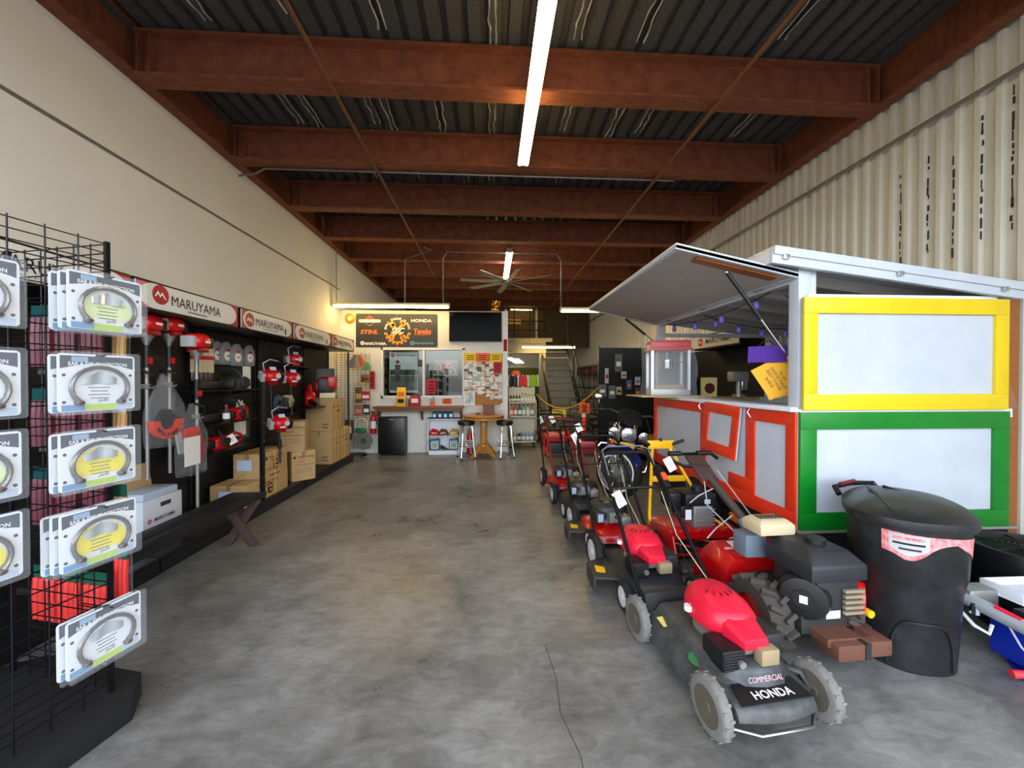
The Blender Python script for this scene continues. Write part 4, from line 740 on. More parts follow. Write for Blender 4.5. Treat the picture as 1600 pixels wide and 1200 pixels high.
carton('long carton with chainsaw print lying lowest behind the bench end',(-2.98,4.25,.13),(-2.6,5.08,.37),0,CARD,2,pr_side('MCV50',True),(-.02,.12)); carton('carton with chainsaw print resting on the long carton',(-2.90,4.50,.372),(-2.6,5.07,.66),0,CARD,1,pr_side('MCV41',True),(-.03,.16))
carton('turned carton with red model number standing on the platform',(-2.80,5.36,.13),(-2.50,5.66,.53),R(42),CARD,0,pr_front('GL32')); carton('carton with red model number set on the turned one',(-2.86,5.33,.532),(-2.56,5.63,.94),R(16),CARD,0,pr_front('GL32'))
carton('large strapped carton at the front of the far stack, on the platform',(-2.99,6.40,.13),(-2.58,6.80,.66),0,CARD,2,pr_plain); carton('large strapped carton at the back of the far stack, nearest the office',(-2.99,6.82,.13),(-2.58,7.22,.66),0,CARD,2,pr_plain); carton('large strapped carton on top of the far stack, under the backpack blower',(-3.0,6.42,.662),(-2.58,6.92,1.20),0,CARD,2,pr_plain)
def prgc(t,w,l,h):
    m=FL((w/2+.001,0,h*.62)); logo(m@MX.Translation((-.13,0,0)),t,.035,REDINK); txt(MAR,BLACKINK,m@MX.Translation((.01,0,0)),t,.2,.03,bold=.02,shear=.15); txt('GC-T',BLACKINK,FL((w/2+.001,-.05,h*.46)),t,.09,.03,bold=.02)
    for k in range(3): poly(rect(.2,.004),GREYINK,FL((w/2+.001,0,h*(.30-.08*k))),t,'caption')
    poly(rect(.10,.035),M('dark_slot',(.25,.2,.15),.9),FL((w/2+.001,.02,h*.86)),t,'hand_hole'); B().box((-w/2-.01,0,h+.12),(.008,l,.24),MX.Rotation(R(-10),3,'Y')).done('open_flap',CARD,t); B().box((0,0,h+.03),(w*.9,l*.9,.06)).done('inner_pack',M('pale_blue_film',(.72,.78,.86),.3),t,.02)
carton('white and blue open carton with a cardboard flap beside the bench',(-2.90,3.08,.13),(-2.65,3.45,.56),0,M('white_blue_carton',(.80,.83,.88),.6),0,prgc,None,'open cartons',False)
carton('flat plain carton lying on the platform behind the trimmer shaft',(-2.98,3.6,.13),(-2.65,4.0,.20),0,CARD,0,None,None,'flat cartons')
# spools and bars
def spool(label,y,z,x=-2.97):
    t=E('line_spool_pack',label,'trimmer line pack',(x,y,z),0,'grey trimmer line packs'); GP=M('grey_clamshell',(.52,.53,.55),.35)
    o=[(-.085,-.13),(.085,-.13),(.10,-.03),(.085,.06),(.04,.115),(0,.125),(-.04,.115),(-.085,.06),(-.10,-.03)]; B().prism(o,.03,FL((0,0,0))).done('clamshell',GP,t,.006); B().tube([(.015,.06*math.cos(a)*1.2,-.02+.072*math.sin(a)) for a in [R(20*i) for i in range(18)]],.014,6,True).done('line_coil',GP,t)
    c=poly(circ(.055,18,0,-.03),PAPER,FL((.031,0,0)),t,'round_label'); poly(rect(.07,.025,0,.03),REDINK,FL((.0325,0,0)),c,'red_band'); poly(rect(.04,.012,0,-.03),BLACKINK,FL((.0325,0,0)),c,'print')
for i,(y,z,l) in enumerate(((4.33,1.80,'leftmost'),(4.43,1.80,'second from left'),(4.55,1.79,'third from left'),(4.83,1.80,'rightmost, apart'))): spool('grey trimmer line pack on the black wall, '+l,y,z,-2.97+.035*(i if i<3 else 1))
for i in range(5):
    t=E('guide_bar_pack','guide bar pack with red band hanging left of the line packs, number %s from left'%['one','two','three','four','five'][i],'chainsaw bar',(-2.98+.012*i,4.03+.045*i,1.58),0,'guide bar packs'); B().b2((0,-.035,0),(.008,.035,.30)).done('sleeve',M('cream_sleeve',(.85,.80,.68),.6),t); B().b2((-.001,-.036,.13),(.009,.036,.17)).done('red_band',REDINK,t); B().b2((.002,-.028,-.09),(.006,.028,0)).done('bar_nose',STEEL,t,.002)
# shelves with chainsaws
def wshelf(label,x0,x1,y0,y1,z):
    t=E('wall_shelf',label,'shelf',(x0,y0,z),0,'black display shelves'); B().b2((0,0,-.012),(x1-x0,y1-y0,0)).done('shelf_board',BLKMET,t,.002)
    for y in (.04,y1-y0-.04): B().prism([(0,-.012),(x1-x0-.03,-.012),(0,-.07)],.006,fr((0,y,0),(1,0,0),(0,0,1))).done('bracket',BLKMET,t)
wshelf('upper black shelf carrying the black and cream chainsaw',-3.0,-2.68,3.78,4.68,1.40); wshelf('middle black shelf carrying the small red chainsaw and bottle',-3.0,-2.66,3.72,4.55,1.07); wshelf('lower black shelf carrying the red chainsaw with a price tag',-3.0,-2.64,3.66,4.48,.80); wshelf('black shelf holding the red hand blower',-3.0,-2.66,5.75,6.38,1.08); wshelf('high black shelf holding the small red engine unit',-3.0,-2.75,5.5,6.2,1.70)
def chainsaw(label,c,rz,body,acc,bar=True,tagp=False):
    t=E('chainsaw',label,'chainsaw',c,rz,'chainsaws on the display shelves')
    B().loft([oval(0,0,.085,.13,.0,18),oval(0,0,.09,.14,.03,18),oval(0,.0,.085,.13,.09,18),oval(0,.02,.06,.09,.125,18)]).done('body',body,t,ang=60); B().b2((-.07,-.19,.01),(.07,-.11,.10)).done('front_cover',acc,t,.02); B().cyl((.085,0,.06),(.10,0,.06),.05,n=16).done('starter_cover',acc,t)
    B().tube([(-.09,-.06,.03),(-.10,-.07,.14),(-.05,-.08,.20),(.06,-.08,.20),(.10,-.07,.12),(.10,-.06,.03)],.012,8).done('front_handle',BLACK,t); B().tube([(.0,.12,.10),(.0,.22,.13),(.0,.31,.10),(.0,.32,.04),(0,.24,.015),(0,.13,.015)],.016,8).done('rear_handle',body,t); B().box((0,-.13,.19),(.14,.012,.09),MX.Rotation(R(15),3,'X')).done('hand_guard',BLACK,t,.004)
    if bar: B().prism(rrect(.40,.07,.034),.016,fr((-.06,-.36,.05),(0,1,0),(0,0,1))).done('bar_scabbard',DARK,t,.004)
    if tagp: vtag(t,(.1,.05,.08),R(60),PAPER,.08,.10)
chainsaw('black and cream chainsaw on the upper shelf',(-2.82,4.42,1.402),R(8),M('cream_black',(.25,.24,.22),.4),BLACK); chainsaw('small red chainsaw beside a bottle on the middle shelf',(-2.82,4.40,1.072),R(10),RED,BLACK); chainsaw('red chainsaw with white price tag on the lower shelf',(-2.80,4.12,.802),R(-5),REDP,BLACK,False,True)
t=E('oil_bottle','small dark bottle with white label beside the small red chainsaw','bottle',(-2.72,4.12,1.072)); B().lathe([(.03,0),(.032,.01),(.032,.11),(.014,.14),(.013,.15)],14).done('bottle',DARK,t); B().cyl((0,0,.15),(0,0,.175),.015,n=10).done('cap',RED,t); B().lathe([(.0325,.03),(.0325,.09)],14,cap=False).done('label',PAPER,t)
t=E('manual_bag','white manual in a clear bag behind the red chainsaw','bag',(-2.93,3.86,.802)); B().box((0,0,.12),(.01,.2,.24),MX.Rotation(R(-8),3,'Y')).done('manual',PAPER,t)
t=E('manual_bag','clear bag of white leaflets hanging above the lower shelf end','bag',(-2.9,4.62,.86)); B().b2((0,-.1,0),(.006,.1,.2)).done('leaflet',PAPER,t); B().grid(lambda u,v:(.02+.02*math.sin(9*u),-.13+.26*u,-.03+.3*v),10,4).done('film',CLEAR,t)
t=E('starburst_card','white starburst price card behind the small red chainsaw','card',(-2.9,4.62,1.18)); B().prism([((.07+.03*(i%2))*math.cos(i*math.pi/9),(.07+.03*(i%2))*math.sin(i*math.pi/9)) for i in range(18)],.003,FL((0,0,0))).done('card',PAPER,t)
t=E('white_card','tall white card beside the black and cream chainsaw','card',(-2.88,4.72,1.402)); B().box((0,0,.13),(.006,.14,.26)).done('card',PAPER,t)
# post with hanging power units
t=E('display_post','black slotted post standing on the platform beside the cartons','post',(-2.58,4.50,.13)); B().b2((-.02,-.02,0),(.02,.02,1.35)).done('post',BLKMET,t,.002)
for k in range(12): B().box((.0205,0,.08+.1*k),(.002,.012,.02)).done('slot',STEEL,t)
def unit(label,c,rz,tilt=25,sh=True):
    t=E('power_unit',label,'trimmer',c,rz,'red power units hanging on the display'); smallengine(t,(0,0,0),1.05,MX.Rotation(R(tilt),3,'X')); B().tube([(-.09,-.05,.06),(-.11,-.06,.15),(-.04,-.07,.20),(.06,-.07,.18)],.009,8).done('loop_handle',M('grey_metal_handle',(.6,.6,.62),.35,.6),t)
    if sh: B().tube([(0,.02,-.07),(.02,.05,-.25),(.03,.06,-.5)],.013,8).done('shaft',DARK,t); B().cyl((.02,.05,-.2),(.025,.055,-.32),.022,n=10).done('grip',BLACK,t)
    poly(rect(.07,.05),M('pale_lilac_tag',(.78,.80,.92),.7),fr((0,-.06,.09),(1,0,0),(0,.6,.8)),t,'tag',.002); B().cyl((.04,-.105,.0),(.04,-.115,.0),.03,n=14).done('recoil_badge',M('grey_white_plastic',(.72,.72,.72),.4),t)
unit('red power unit with grey loop, left of the upper pair',(-2.68,4.86,1.55),R(50)); unit('red power unit with grey loop, right of the upper pair',(-2.68,5.34,1.53),R(50)); unit('red power unit hanging low beside the black post',(-2.56,4.82,.98),R(50)); unit('small red engine unit on the high shelf',(-2.87,5.8,1.80),R(50),0,False)
t=E('edger_blade_guard','dark blue grey disc guard hanging under the upper power units','guard',(-2.66,4.95,1.22)); B().prism(circ(.10,8),.03,FL((0,0,0))).done('guard',M('slate_blue_plastic',(.22,.26,.34),.4),t,.01); B().cyl((.0,0,0),(.06,0,0),.03,n=12).done('hub',BLACK,t)
t=E('tan_engine_unit','tan and black engine unit hanging between the power units and blower','engine',(-2.72,5.32,1.22)); B().loft([oval(0,0,.05,.06,-.08),oval(0,0,.08,.08,0),oval(0,0,.05,.06,.08)]).done('case',M('tan_cast',(.62,.56,.46),.6,.3),t); B().b2((-.06,-.12,-.1),(.05,-.04,.05)).done('tank',DARK,t,.02)
# blowers
t=E('hand_blower','red hand held blower with long black tube on its shelf','blower',(-2.78,6.08,1.082),R(35)); B().lathe([(.0,-.07),(.10,-.065),(.125,-.02),(.125,.02),(.10,.065),(0,.07)],24,MX.Translation((0,0,.13))@MX.Rotation(R(90),4,'Y')).done('fan_case',RED,t); B().cyl((.07,0,.13),(.085,0,.13),.065,n=18).done('intake_grille',BLACK,t); B().cyl((0,-.08,.10),(0,-.62,.05),.045,.032,n=16).done('blower_tube',BLACK,t); B().tube([(0,-.1,.23),(0,-.06,.33),(0,.08,.34),(0,.14,.22)],.02,8).done('handle',RED,t); B().b2((-.06,.06,.02),(.06,.2,.18)).done('engine',DARK,t,.02)
t=E('backpack_blower','red and black backpack blower on top of the far cartons','blower',(-2.78,6.66,1.202),R(25)); B().lathe([(0,-.08),(.14,-.08),(.175,-.04),(.175,.04),(.14,.08),(0,.08)],26,MX.Translation((0,.06,.19))@MX.Rotation(R(90),4,'X')).done('fan_case',RED,t); B().b2((-.12,-.16,.10),(.12,-.02,.33)).done('engine_shroud',BLACK,t,.03); B().b2((.02,-.20,.18),(.16,-.05,.36)).done('red_cowl',RED,t,.03); B().b2((-.10,-.2,.0),(.14,-.04,.09)).done('fuel_tank',M('milky_plastic',(.88,.84,.66),.4),t,.02); B().b2((-.18,-.16,-.0),(.18,.16,.015)).done('base',BLACK,t); B().b2((-.15,.14,.05),(.15,.17,.5)).done('back_frame',BLACK,t,.02)
# ================= WIRE RACK =================
a14=R(14.4); da=V((-math.sin(a14),-math.cos(a14),0)); db=V((-math.cos(a14),math.sin(a14),0)); P0=V((-1.69,1.80,0))
rk=E('wire_grid_tower','black wire grid tower hung with packets at the left frame edge','wire rack',P0+da*.3+db*.3)
O=rk.location; WIRE=M('black_wire',(.09,.09,.11),.35,.5)
oct_=[]
for x,y in ((-.47,-.30),(-.30,-.47),(.30,-.42),(.42,-.30),(.42,.30),(.30,.42),(-.30,.42),(-.47,.30)): q=-da*x-db*y; oct_.append((q.x,q.y))
if sum(oct_[i][0]*oct_[(i+1)%8][1]-oct_[(i+1)%8][0]*oct_[i][1] for i in range(8))<0: oct_.reverse()
B().prism(oct_,.11).done('base',two('black_carpet_base',(.035,.035,.04),(.07,.07,.075),60,.4,.6,.9),rk,.01)
def wp(p0,d,nrm,name):
    hz_=B().cyl(V(p0)-O,V(p0)+d*.6-O,.0028,n=6).done('wire',WIRE,rk)
    zs=[.16,.20,.24,.29,.34,.40,.46,.52,.60,.68,.76,.84,.92,1.0,1.08,1.16,1.24,1.32,1.40,1.48,1.56,1.64,1.72,1.80,1.88,1.94,1.98,2.02,2.06,2.10]
    hz_.location=(0,0,zs[0])
    for z in zs[1:]: inst(hz_,(0,0,z))
    v0=B().cyl(V(p0)-O+nrm*.004,V(p0)-O+nrm*.004+V((0,0,2.0)),.003,n=6).done('wire',WIRE,rk); v0.location=(0,0,.11)
    for k in range(1,7): inst(v0,tuple(d*.1*k+V((0,0,.11))))
nA=V((math.cos(a14),-math.sin(a14),0)); nB=-da
wp(P0,da,nA,'A'); wp(P0,db,nB,'B'); wp(P0+db*.6,da,-nA,'C')
for q in (P0,P0+da*.6,P0+db*.6,P0+da*.6+db*.6): B().box(q-O+V((0,0,1.11)),(.016,.016,2.0),MX.Rotation(a14*-1,3,'Z')).done('corner_post',WIRE,rk)
# packets: clear blister, dark header, ear band
PKW,PKH=.25,.225
ART={'w':M('packet_white_art',(.88,.89,.90),.5,var=.02),'y':M('packet_yellow_art',(.93,.86,.20),.5,var=.03),'g':M('packet_pale_green_art',(.86,.90,.66),.5,var=.03)}; HDR=M('packet_dark_header',(.20,.23,.29),.45); CHS=M('smoky_silver_band',(.45,.43,.42),.2,.7); LBL=M('packet_blue_strip',(.40,.58,.75),.5); LGR=M('packet_green_strip',(.70,.80,.30),.5)
def packet(label,al,z,hk,art,tilt=0):
    c=P0+da*al+nA*hk+V((0,0,z)); t=E('ear_protector_packet',label,'packet',c,0,'ear and eye protection packets on the wire tower'); r=-da; m=fr((0,0,0),r,(0,0,1))@MX.Rotation(R(tilt),4,'X')
    bk=B().prism(rrect(PKW,PKH,.012),.003,m).done('backing_card',ART['w'],t); 
    A=lambda pts,mat,dz,nm,par=bk: poly(pts,mat,m@MX.Translation((0,0,dz)),par,nm,.0008)
    A([(-.118,.105),(-.118,.055)]+[(-.118+.236*i/8,.055+.022*math.sin(math.pi*i/8)) for i in range(1,8)]+[(.118,.055),(.118,.105)],HDR,.003,'header')
    A([(.085*math.cos(R(10*i))*1.0,-.03+.07*math.sin(R(10*i))) for i in range(-3,22)],ART[art],.0032,'art_panel')
    txt('EAR & EYE PROTECTION',WHITEINK,m@MX.Translation((0,.074,.0042)),bk,.19,.015,bold=.02)
    A(rect(.07,.024,-.08,-.098),LBL,.0034,'blue_strip'); A(rect(.10,.024,.005,-.098),LGR,.0034,'green_strip'); A(rect(.06,.024,.085,-.098),M('packet_pale_strip',(.72,.78,.86),.5),.0034,'pale_strip'); A(rect(.05,.02,-.06,.092),M('header_logo_blue',(.55,.66,.78),.5),.004,'header_logo')
    for k in range(4): A(rect(.07-.012*(k%2),.0035,.0,-.02-.014*k),GREYINK,.0042,'small_print')
    txt('jelli',BLACKINK,m@MX.Translation((.012,-.073,.0042)),bk,.035,.016,shear=.2)
    for px,py in ((-.108,.03),(.108,.03),(-.108,-.075),(.108,-.075)): A(circ(.006,8,px,py),DARK,.004,'rivet')
    pts=[m@V((.092*math.cos(a),-.02+.082*math.sin(a),.014)) for a in [R(-38+16*i) for i in range(17)]]
    bd=B().tube(pts,[.011]+[.008]*15+[.011],8).done('ear_band',CHS,t)
    for s in (-1,1): B().sph(m@V((s*.068,-.078,.014)),.016,(1,1,.7) if abs(r.x)<2 else (1,1,1)).done('ear_pad',M('brown_pad',(.36,.29,.25),.5),t)
    B().grid(lambda u,v: m@V((-.055+.11*u,-.005+.05*v*(1-.5*abs(2*u-1)),.010+.006*math.sin(3*u*math.pi))),8,3).done('lens',M('lens_silver',(.75,.78,.80),.1,.4),t)
    ps=B().prism(rrect(PKW+.012,PKH+.02,.012),.001,m@MX.Translation((0,0,.026))).done('clear_pouch',CLEAR,t); B().cyl(m@V((0,PKH/2-.004,-hk)),m@V((0,PKH/2-.004,.04)),.0025,n=6).done('hook',WIRE,t); B().box(m@V((0,PKH/2-.004,.003)),(.02,.02,.008)).done('hang_tab',BLACK,t)
rows=[('top',1.815,'g',2,0),('second',1.49,'w',1,.03),('third',1.185,'y',1,.03),('fourth',.875,'y',2,.03),('bottom',.455,'w',1,.015)]
for nm,z,art,extra,sh_ in rows:
    for k in range(extra,-1,-1): packet('%s packet of ear protectors, %s row of the wire tower'%(['front','second','rearmost'][k],nm),.085+sh_+.008*k,z-.004*k,.13-.032*k,art)
for nm,z,art in (('upper',1.80,'w'),('middle',1.49,'w'),('lower',1.21,'g'),('lowest',.93,'y')): packet('ear protector packet cut by the left edge, %s of that column'%nm,.46,z,.13,art)
# bags hanging inside the tower
def hbag(label,bb,z,w,h,hdr,body,hk,cat='packet'):
    c=P0+db*(bb+.02)+nB*hk+V((0,0,z)); t=E('hanging_packet',label,cat,c,0,'packets hung behind the wire tower'); m=fr((0,0,0),-db,(0,0,1)); m2=m@MX.Rotation(math.pi,4,'Y')
    B().prism(rect(w,.06,0,-.03),.004,m).done('header_card',hdr,t); n=4
    for k in range(n): B().tube([m@V((-w/2+w*(k+.5)/n,-.06,.0)),m@V((-w/2+w*(k+.5)/n+.004,-h*.5,.006)),m@V((-w/2+w*(k+.5)/n-.003,-h,.0))],w/n*.48,7).done('content_strand',body,t)
    B().prism(rect(w+.01,h,0,-.06-h/2+.03),.001,m@MX.Translation((0,0,-w/n*.5-.004))).done('clear_pouch',CLEAR,t)
MAROON=M('maroon_line',(.42,.16,.22),.35); CORAL=M('coral_red_line',(.90,.22,.20),.35); TANB=M('tan_handles',(.80,.62,.38),.5); TEALH=M('teal_header',(.03,.30,.30),.6)
for i,(bb,l) in enumerate(((.16,'right'),(.32,'middle'),(.48,'left'))):
    hbag('maroon packet with teal header, %s of the top inner row'%l,bb,1.86,.13,.30,TEALH,MAROON,.06); hbag('maroon packet with teal header, %s of the middle inner row'%l,bb,1.46,.13,.28,TEALH,MAROON,.06); hbag('maroon packet with teal header, %s of the third inner row'%l,bb,1.08,.13,.28,TEALH,MAROON,.06); hbag('coral packet with green header, %s of the lower inner row'%l,bb,.60,.14,.26,GREEN,CORAL,.06)
for z,l,body,hdr in ((1.77,'top',TANB,M('cream_header',(.85,.80,.70),.6)),(1.40,'middle',TANB,M('cream_header',(.85,.80,.70),.6)),(1.0,'lower',TANB,GREEN),(.70,'lowest',CORAL,GREEN)): hbag('%s packet peeking out right of the tower post'%l,.11,z,.10,.27,hdr,body,.12)
# ================= OFFICE FRONT =================
yo=YO-.001
def onwall(name,label,cat,x0,x1,z0,z1,mat,th=.01,grp=None,y=None):
    t=E(name,label,cat,((x0+x1)/2,(yo if y is None else y),(z0+z1)/2),0,grp); w,h=x1-x0,z1-z0; b=B().box((0,-th/2,0),(w,th,h)).done('sheet' if th<.02 else 'panel',mat,t,.002 if th>.008 else 0); return t,b,FX((0,-th-.0005,0)),w,h
BAN=two('dark_vinyl_banner',(.16,.15,.13),(.22,.205,.175),3,.35,.65,.45)
t,b,m,w,h=onwall('shop_banner','dark vinyl banner with engine brand names and gear emblem over the office window','banner',-2.748,-1.087,2.177,2.864,BAN,.006)
ORI=M('orange_print',(.93,.42,.14),.6); AMB=M('amber_print',(.93,.62,.18),.6); BLP=M('blue_print',(.40,.66,.85),.6); RDP=M('coral_print',(.88,.33,.25),.6); at=lambda x,y,d=0:m@MX.Translation((x,y,d))
for s in (1,-1): poly([(-.14,0),(.14,0),(0,s*.11)],RDP if s>0 else WHITEINK,at(-.55,.20),t,'diamond_print'); 
poly([(-.115,-.008),(.115,-.008),(0,-.095)],BAN,at(-.55,.19,.001),t,'diamond_blank'); pl_=poly(rrect(.44,.06,.025),WHITEINK,at(-.55,.195,.002),t,'name_bar'); txt('BRIGGS & STRATTON',BLACKINK,at(-.55,.195,.003),t,.38,.03)
txt('STIHL',ORI,at(-.56,-.03),t,.36,.09,bold=.03,shear=.2); logo(at(-.70,-.26),t,.085,WHITEINK,BAN); txt('MARUYAMA.',WHITEINK,at(-.43,-.27),t,.44,.06,bold=.03,shear=.1)
txt('HONDA',WHITEINK,at(.50,.21),t,.42,.065,bold=.02); txt('Tanaka',ORI,at(.52,-.01),t,.36,.105,bold=.03,shear=.1); txt('POWER EQUIPMENT',ORI,at(.52,-.085),t,.34,.025); txt('Husqvarna',BLP,at(.55,-.26),t,.38,.065,bold=.01); poly(circ(.04,14),BLP,at(.31,-.255),t,'crown_emblem'); poly(circ(.022,12),BAN,at(.31,-.255,.001),t,'crown_blank')
for i,chx in enumerate('SMALL ENGINE CLINIC'):
    a=R(172-8.9*i); 
    if chx!=' ': txt(chx,WHITEINK,at(.01,0)@MX.Translation((.245*math.cos(a),.0+.245*math.sin(a)*1.0,0))@MX.Rotation(a-math.pi/2,4,'Z'),t,None,.05,bold=.01)
g=[]
poly(ring(.205,.235,R(190),R(350),24),AMB,at(.01,-.02),t,'gear_print')
for i in range(9): a=R(190+20*i); poly(rect(.045,.05),AMB,at(.01,-.02)@MX.Translation((.245*math.cos(a),.245*math.sin(a),0))@MX.Rotation(a-math.pi/2,4,'Z'),t,'gear_tooth_print')
for s,ln in ((1,.34),(-1,.34)): poly(rect(.055,ln),AMB,at(.01,0)@MX.Rotation(s*R(38),4,'Z'),t,'tool_print')
poly(ring(.03,.065,R(-30),R(250),14),AMB,at(.12,.15)@MX.Rotation(R(-80),4,'Z'),t,'wrench_print'); poly(rect(.11,.10),AMB,at(-.10,.13)@MX.Rotation(R(38),4,'Z'),t,'piston_print'); poly(ring(.03,.06,0,2*math.pi-.01,14),AMB,at(.12,-.14),t,'rod_print'); poly(ring(.03,.06,R(60),R(330),14),AMB,at(-.10,-.13),t,'wrench_print')
txt('SEC',WHITEINK,at(.02,0,.002),t,.28,.12,bold=.02,shear=.3)
for x in (-w/2+.02,0,w/2-.02):
    for z in (-h/2+.02,h/2-.02): poly(circ(.009,8),STEEL,at(x,z),t,'grommet')
t,b,m,w,h=onwall('television','wall mounted black flat television beside the banner','television',-.848,.241,2.30,2.915,BLACK,.05); poly(rect(w-.03,h-.03),M('glossy_black_screen',(.012,.012,.013),.15,spec=.03),m,t,'screen',.002)
t=E('octagon_clock','gold octagonal wall clock near the left corner','clock',(-2.86,yo,2.76)); GLD=M('gold_lacquer',(.75,.52,.12),.35,.5); B().prism(circ(.105,8),.03,FX((0,0,0))@MX.Rotation(R(22.5),4,'Z')).done('case',GLD,t,.006); poly(circ(.055,16),M('amber_dial',(.90,.72,.25),.4),FX((0,-.031,0)),t,'dial'); poly(circ(.028,12,0,-.01),WHITEINK,FX((0,-.033,0)),t,'dial_print')
# things seen in and on the window
t=E('window_poster','product poster with a worker on a lawn behind the left window pane','poster',(-1.80,YO+.06,1.66)); B().box((0,0,0),(.58,.004,.84)).done('sheet',M('poster_pale',(.78,.85,.88),.5),t); mm=FX((0,-.003,0))
poly(rect(.56,.30,0,-.22),M('poster_grass',(.30,.36,.28),.6),mm,t,'lawn_print'); poly(rect(.56,.12,0,0),M('poster_trees',(.16,.22,.18),.6),mm,t,'tree_print'); logo(mm@MX.Translation((-.22,.36,.001)),t,.08); txt(MAR,GREYINK,mm@MX.Translation((.06,.36,.001)),t,.40,.05,bold=.02)
for r_ in ((.04,.05,-.12,.2),): poly(circ(.04,10,-.12,.22),M('poster_red',(.60,.22,.20),.6),mm@MX.Translation((0,0,.001)),t,'figure_print'); poly([(-.17,-.02),(-.07,-.02),(-.06,.16),(-.18,.16)],M('poster_jacket',(.40,.35,.38),.6),mm@MX.Translation((0,0,.001)),t,'figure_print'); poly([(-.17,-.02),(-.07,-.02),(-.09,-.18),(-.15,-.18)],DARK,mm@MX.Translation((0,0,.001)),t,'figure_print')
poly(rect(.50,.16,0,-.29),M('poster_grey',(.36,.40,.40),.6),mm@MX.Translation((0,0,.001)),t,'product_print')
t=E('open_sign','red outlined open sign behind the right window pane','sign',(-.93,YO+.06,1.755)); B().box((0,0,0),(.50,.01,.30)).done('board',M('sign_board_black',(.10,.10,.11),.4),t); B().box((0,-.006,.145),(.50,.006,.012)).done('white_edge',WHITEINK,t); B().box((0,-.006,-.145),(.50,.006,.012)).done('white_edge',WHITEINK,t); txt('OPEN',WHITEINK,FX((0,-.006,0)),t,.43,.22,bold=.03); txt('OPEN',M('sign_red',(.80,.16,.22),.5),FX((0,-.008,0)),t,.415,.20,bold=.0)
def notice(label,x0,x1,z0,z1,mat,lines,y=None,ink=BLACKINK,grp=None):
    t,b,m,w,h=onwall('paper_notice',label,'notice',x0,x1,z0,z1,mat,.002,grp,y)
    n=len(lines)
    for i,l in enumerate(lines): poly(rect(w*l,h*.42/(n+.6)),ink,m@MX.Translation((0,h*(.5-(i+.7)/(n+.5)),.0)),t,'notice_line')
    return t
RDN=M('crimson_paper',(.72,.08,.18),.7); ORN=M('orange_paper',(.95,.42,.20),.7); YLN=M('yellow_paper',(.95,.80,.15),.7)
notice('crimson notice taped low in the right window pane',-1.32,-1.12,1.22,1.50,RDN,[.5,.35,.65,.5],YO-.004); notice('orange notice on the wall above the brown shelf',-1.0,-.80,1.0,1.12,ORN,[.6,.7])
# office interior props
t=E('office_shelving','dark shelving with boxes inside the office behind the left pane','shelving',(-2.55,9.2,0)); B().b2((-.2,-.2,0),(.2,.2,2.0)).done('unit',BLACK,t)
for z in (.9,1.15,1.4,1.65,1.85): B().b2((.0,-.21,z),(.18,-.2,z+.16)).done('box_face',M('yellow_box_print',(.70,.60,.32),.6),t)
t=E('office_desk','office desk with dark monitor behind the window','desk',(-1.2,10.6,0)); B().b2((-.8,-.35,.70),(.8,.35,.74)).done('top',WOOD,t); B().b2((-.78,-.3,0),(-.4,.3,.70)).done('drawer_block',WOOD,t); B().b2((.74,-.3,0),(.78,.3,.70)).done('leg_panel',WOOD,t)
t=E('office_monitor','dark monitor on the office desk','monitor',(-1.0,10.6,.742)); B().b2((-.3,-.02,.1),(.3,.02,.46)).done('screen',BLACK,t,.005); B().b2((-.1,-.08,0),(.1,.08,.015)).b2((-.03,-.01,.01),(.03,.02,.12)).done('stand',BLACK,t)
# counter shelf
BRW=M('stained_brown_wood',(.48,.29,.17),.5,var=.25,scale=3,stretch=(1,12,12))
t=E('counter_shelf','brown wooden bracketed counter shelf under the office window','shelf',(-1.43,YO,.95)); B().b2((-.90,-.30,-.02),(.89,-.013,.022)).done('top',BRW,t,.006); B().b2((-.86,-.28,-.075),(.85,-.26,-.02)).done('apron',BRW,t)
for x in (-.83,.03,.83): B().prism([(-.26,0),(0,0),(0,-.26),(-.06,-.22)],.035,fr((x-.017,-.013,-.02),(0,1,0),(0,0,1))).done('bracket',BRW,t,.004)
def boxy(name,label,cat,lo,hi,mat,pm=None):
    lo=V(lo);hi=V(hi);c=(lo+hi)/2; t=E(name,label,cat,(c.x,c.y,lo.z)); d=hi-lo; B().box((0,0,d.z/2),tuple(d)).done('body',mat,t,.004)
    if pm: poly(rect(d.x*.7,d.z*.4),pm,FX((0,-d.y/2-.001,d.z*.55)),t,'printed_panel')
    return t
zt=.973
boxy('brochure_holder','yellow brochure holder on the brown shelf under the left pane','holder',(-1.88,7.80,zt),(-1.70,7.92,zt+.20),YEL,BLACKINK); boxy('brochure_card','tall yellow sign card standing behind the brochure holder','card',(-1.90,7.94,zt),(-1.72,7.96,zt+.38),YLN,ORN); boxy('grey_leaflet_rack','grey leaflet rack beside the yellow holder on the brown shelf','holder',(-1.69,7.80,zt),(-1.64,7.92,zt+.13),M('grey_rack',(.5,.5,.47),.5)); boxy('red_catalogue_box','crimson and white catalogue box on the brown shelf','box',(-1.61,7.8,zt),(-1.42,7.93,zt+.21),RDN,PAPER)
t=E('clear_card_stand','clear acrylic card stand on the brown shelf','stand',(-1.33,7.85,zt)); B().b2((-.03,-.005,0),(.03,.005,.2)).done('sheet',CLEAR,t); B().b2((-.03,-.04,0),(.03,.04,.006)).done('foot',CLEAR,t)
t=E('pen_cup','orange cup holding pens on the brown shelf','cup',(-1.17,7.85,zt)); B().lathe([(.05,0),(.05,.01),(.04,.09),(.037,.09),(.045,.012),(0,.012)],16).done('cup',ORANGE,t)
for k in range(4): B().cyl((.01*k-.015,.0,.02),(.025*k-.04,.01,.17+.01*k),.005,n=6).done('pen',[BLACK,WHITE,BLUE,DARK][k],t)
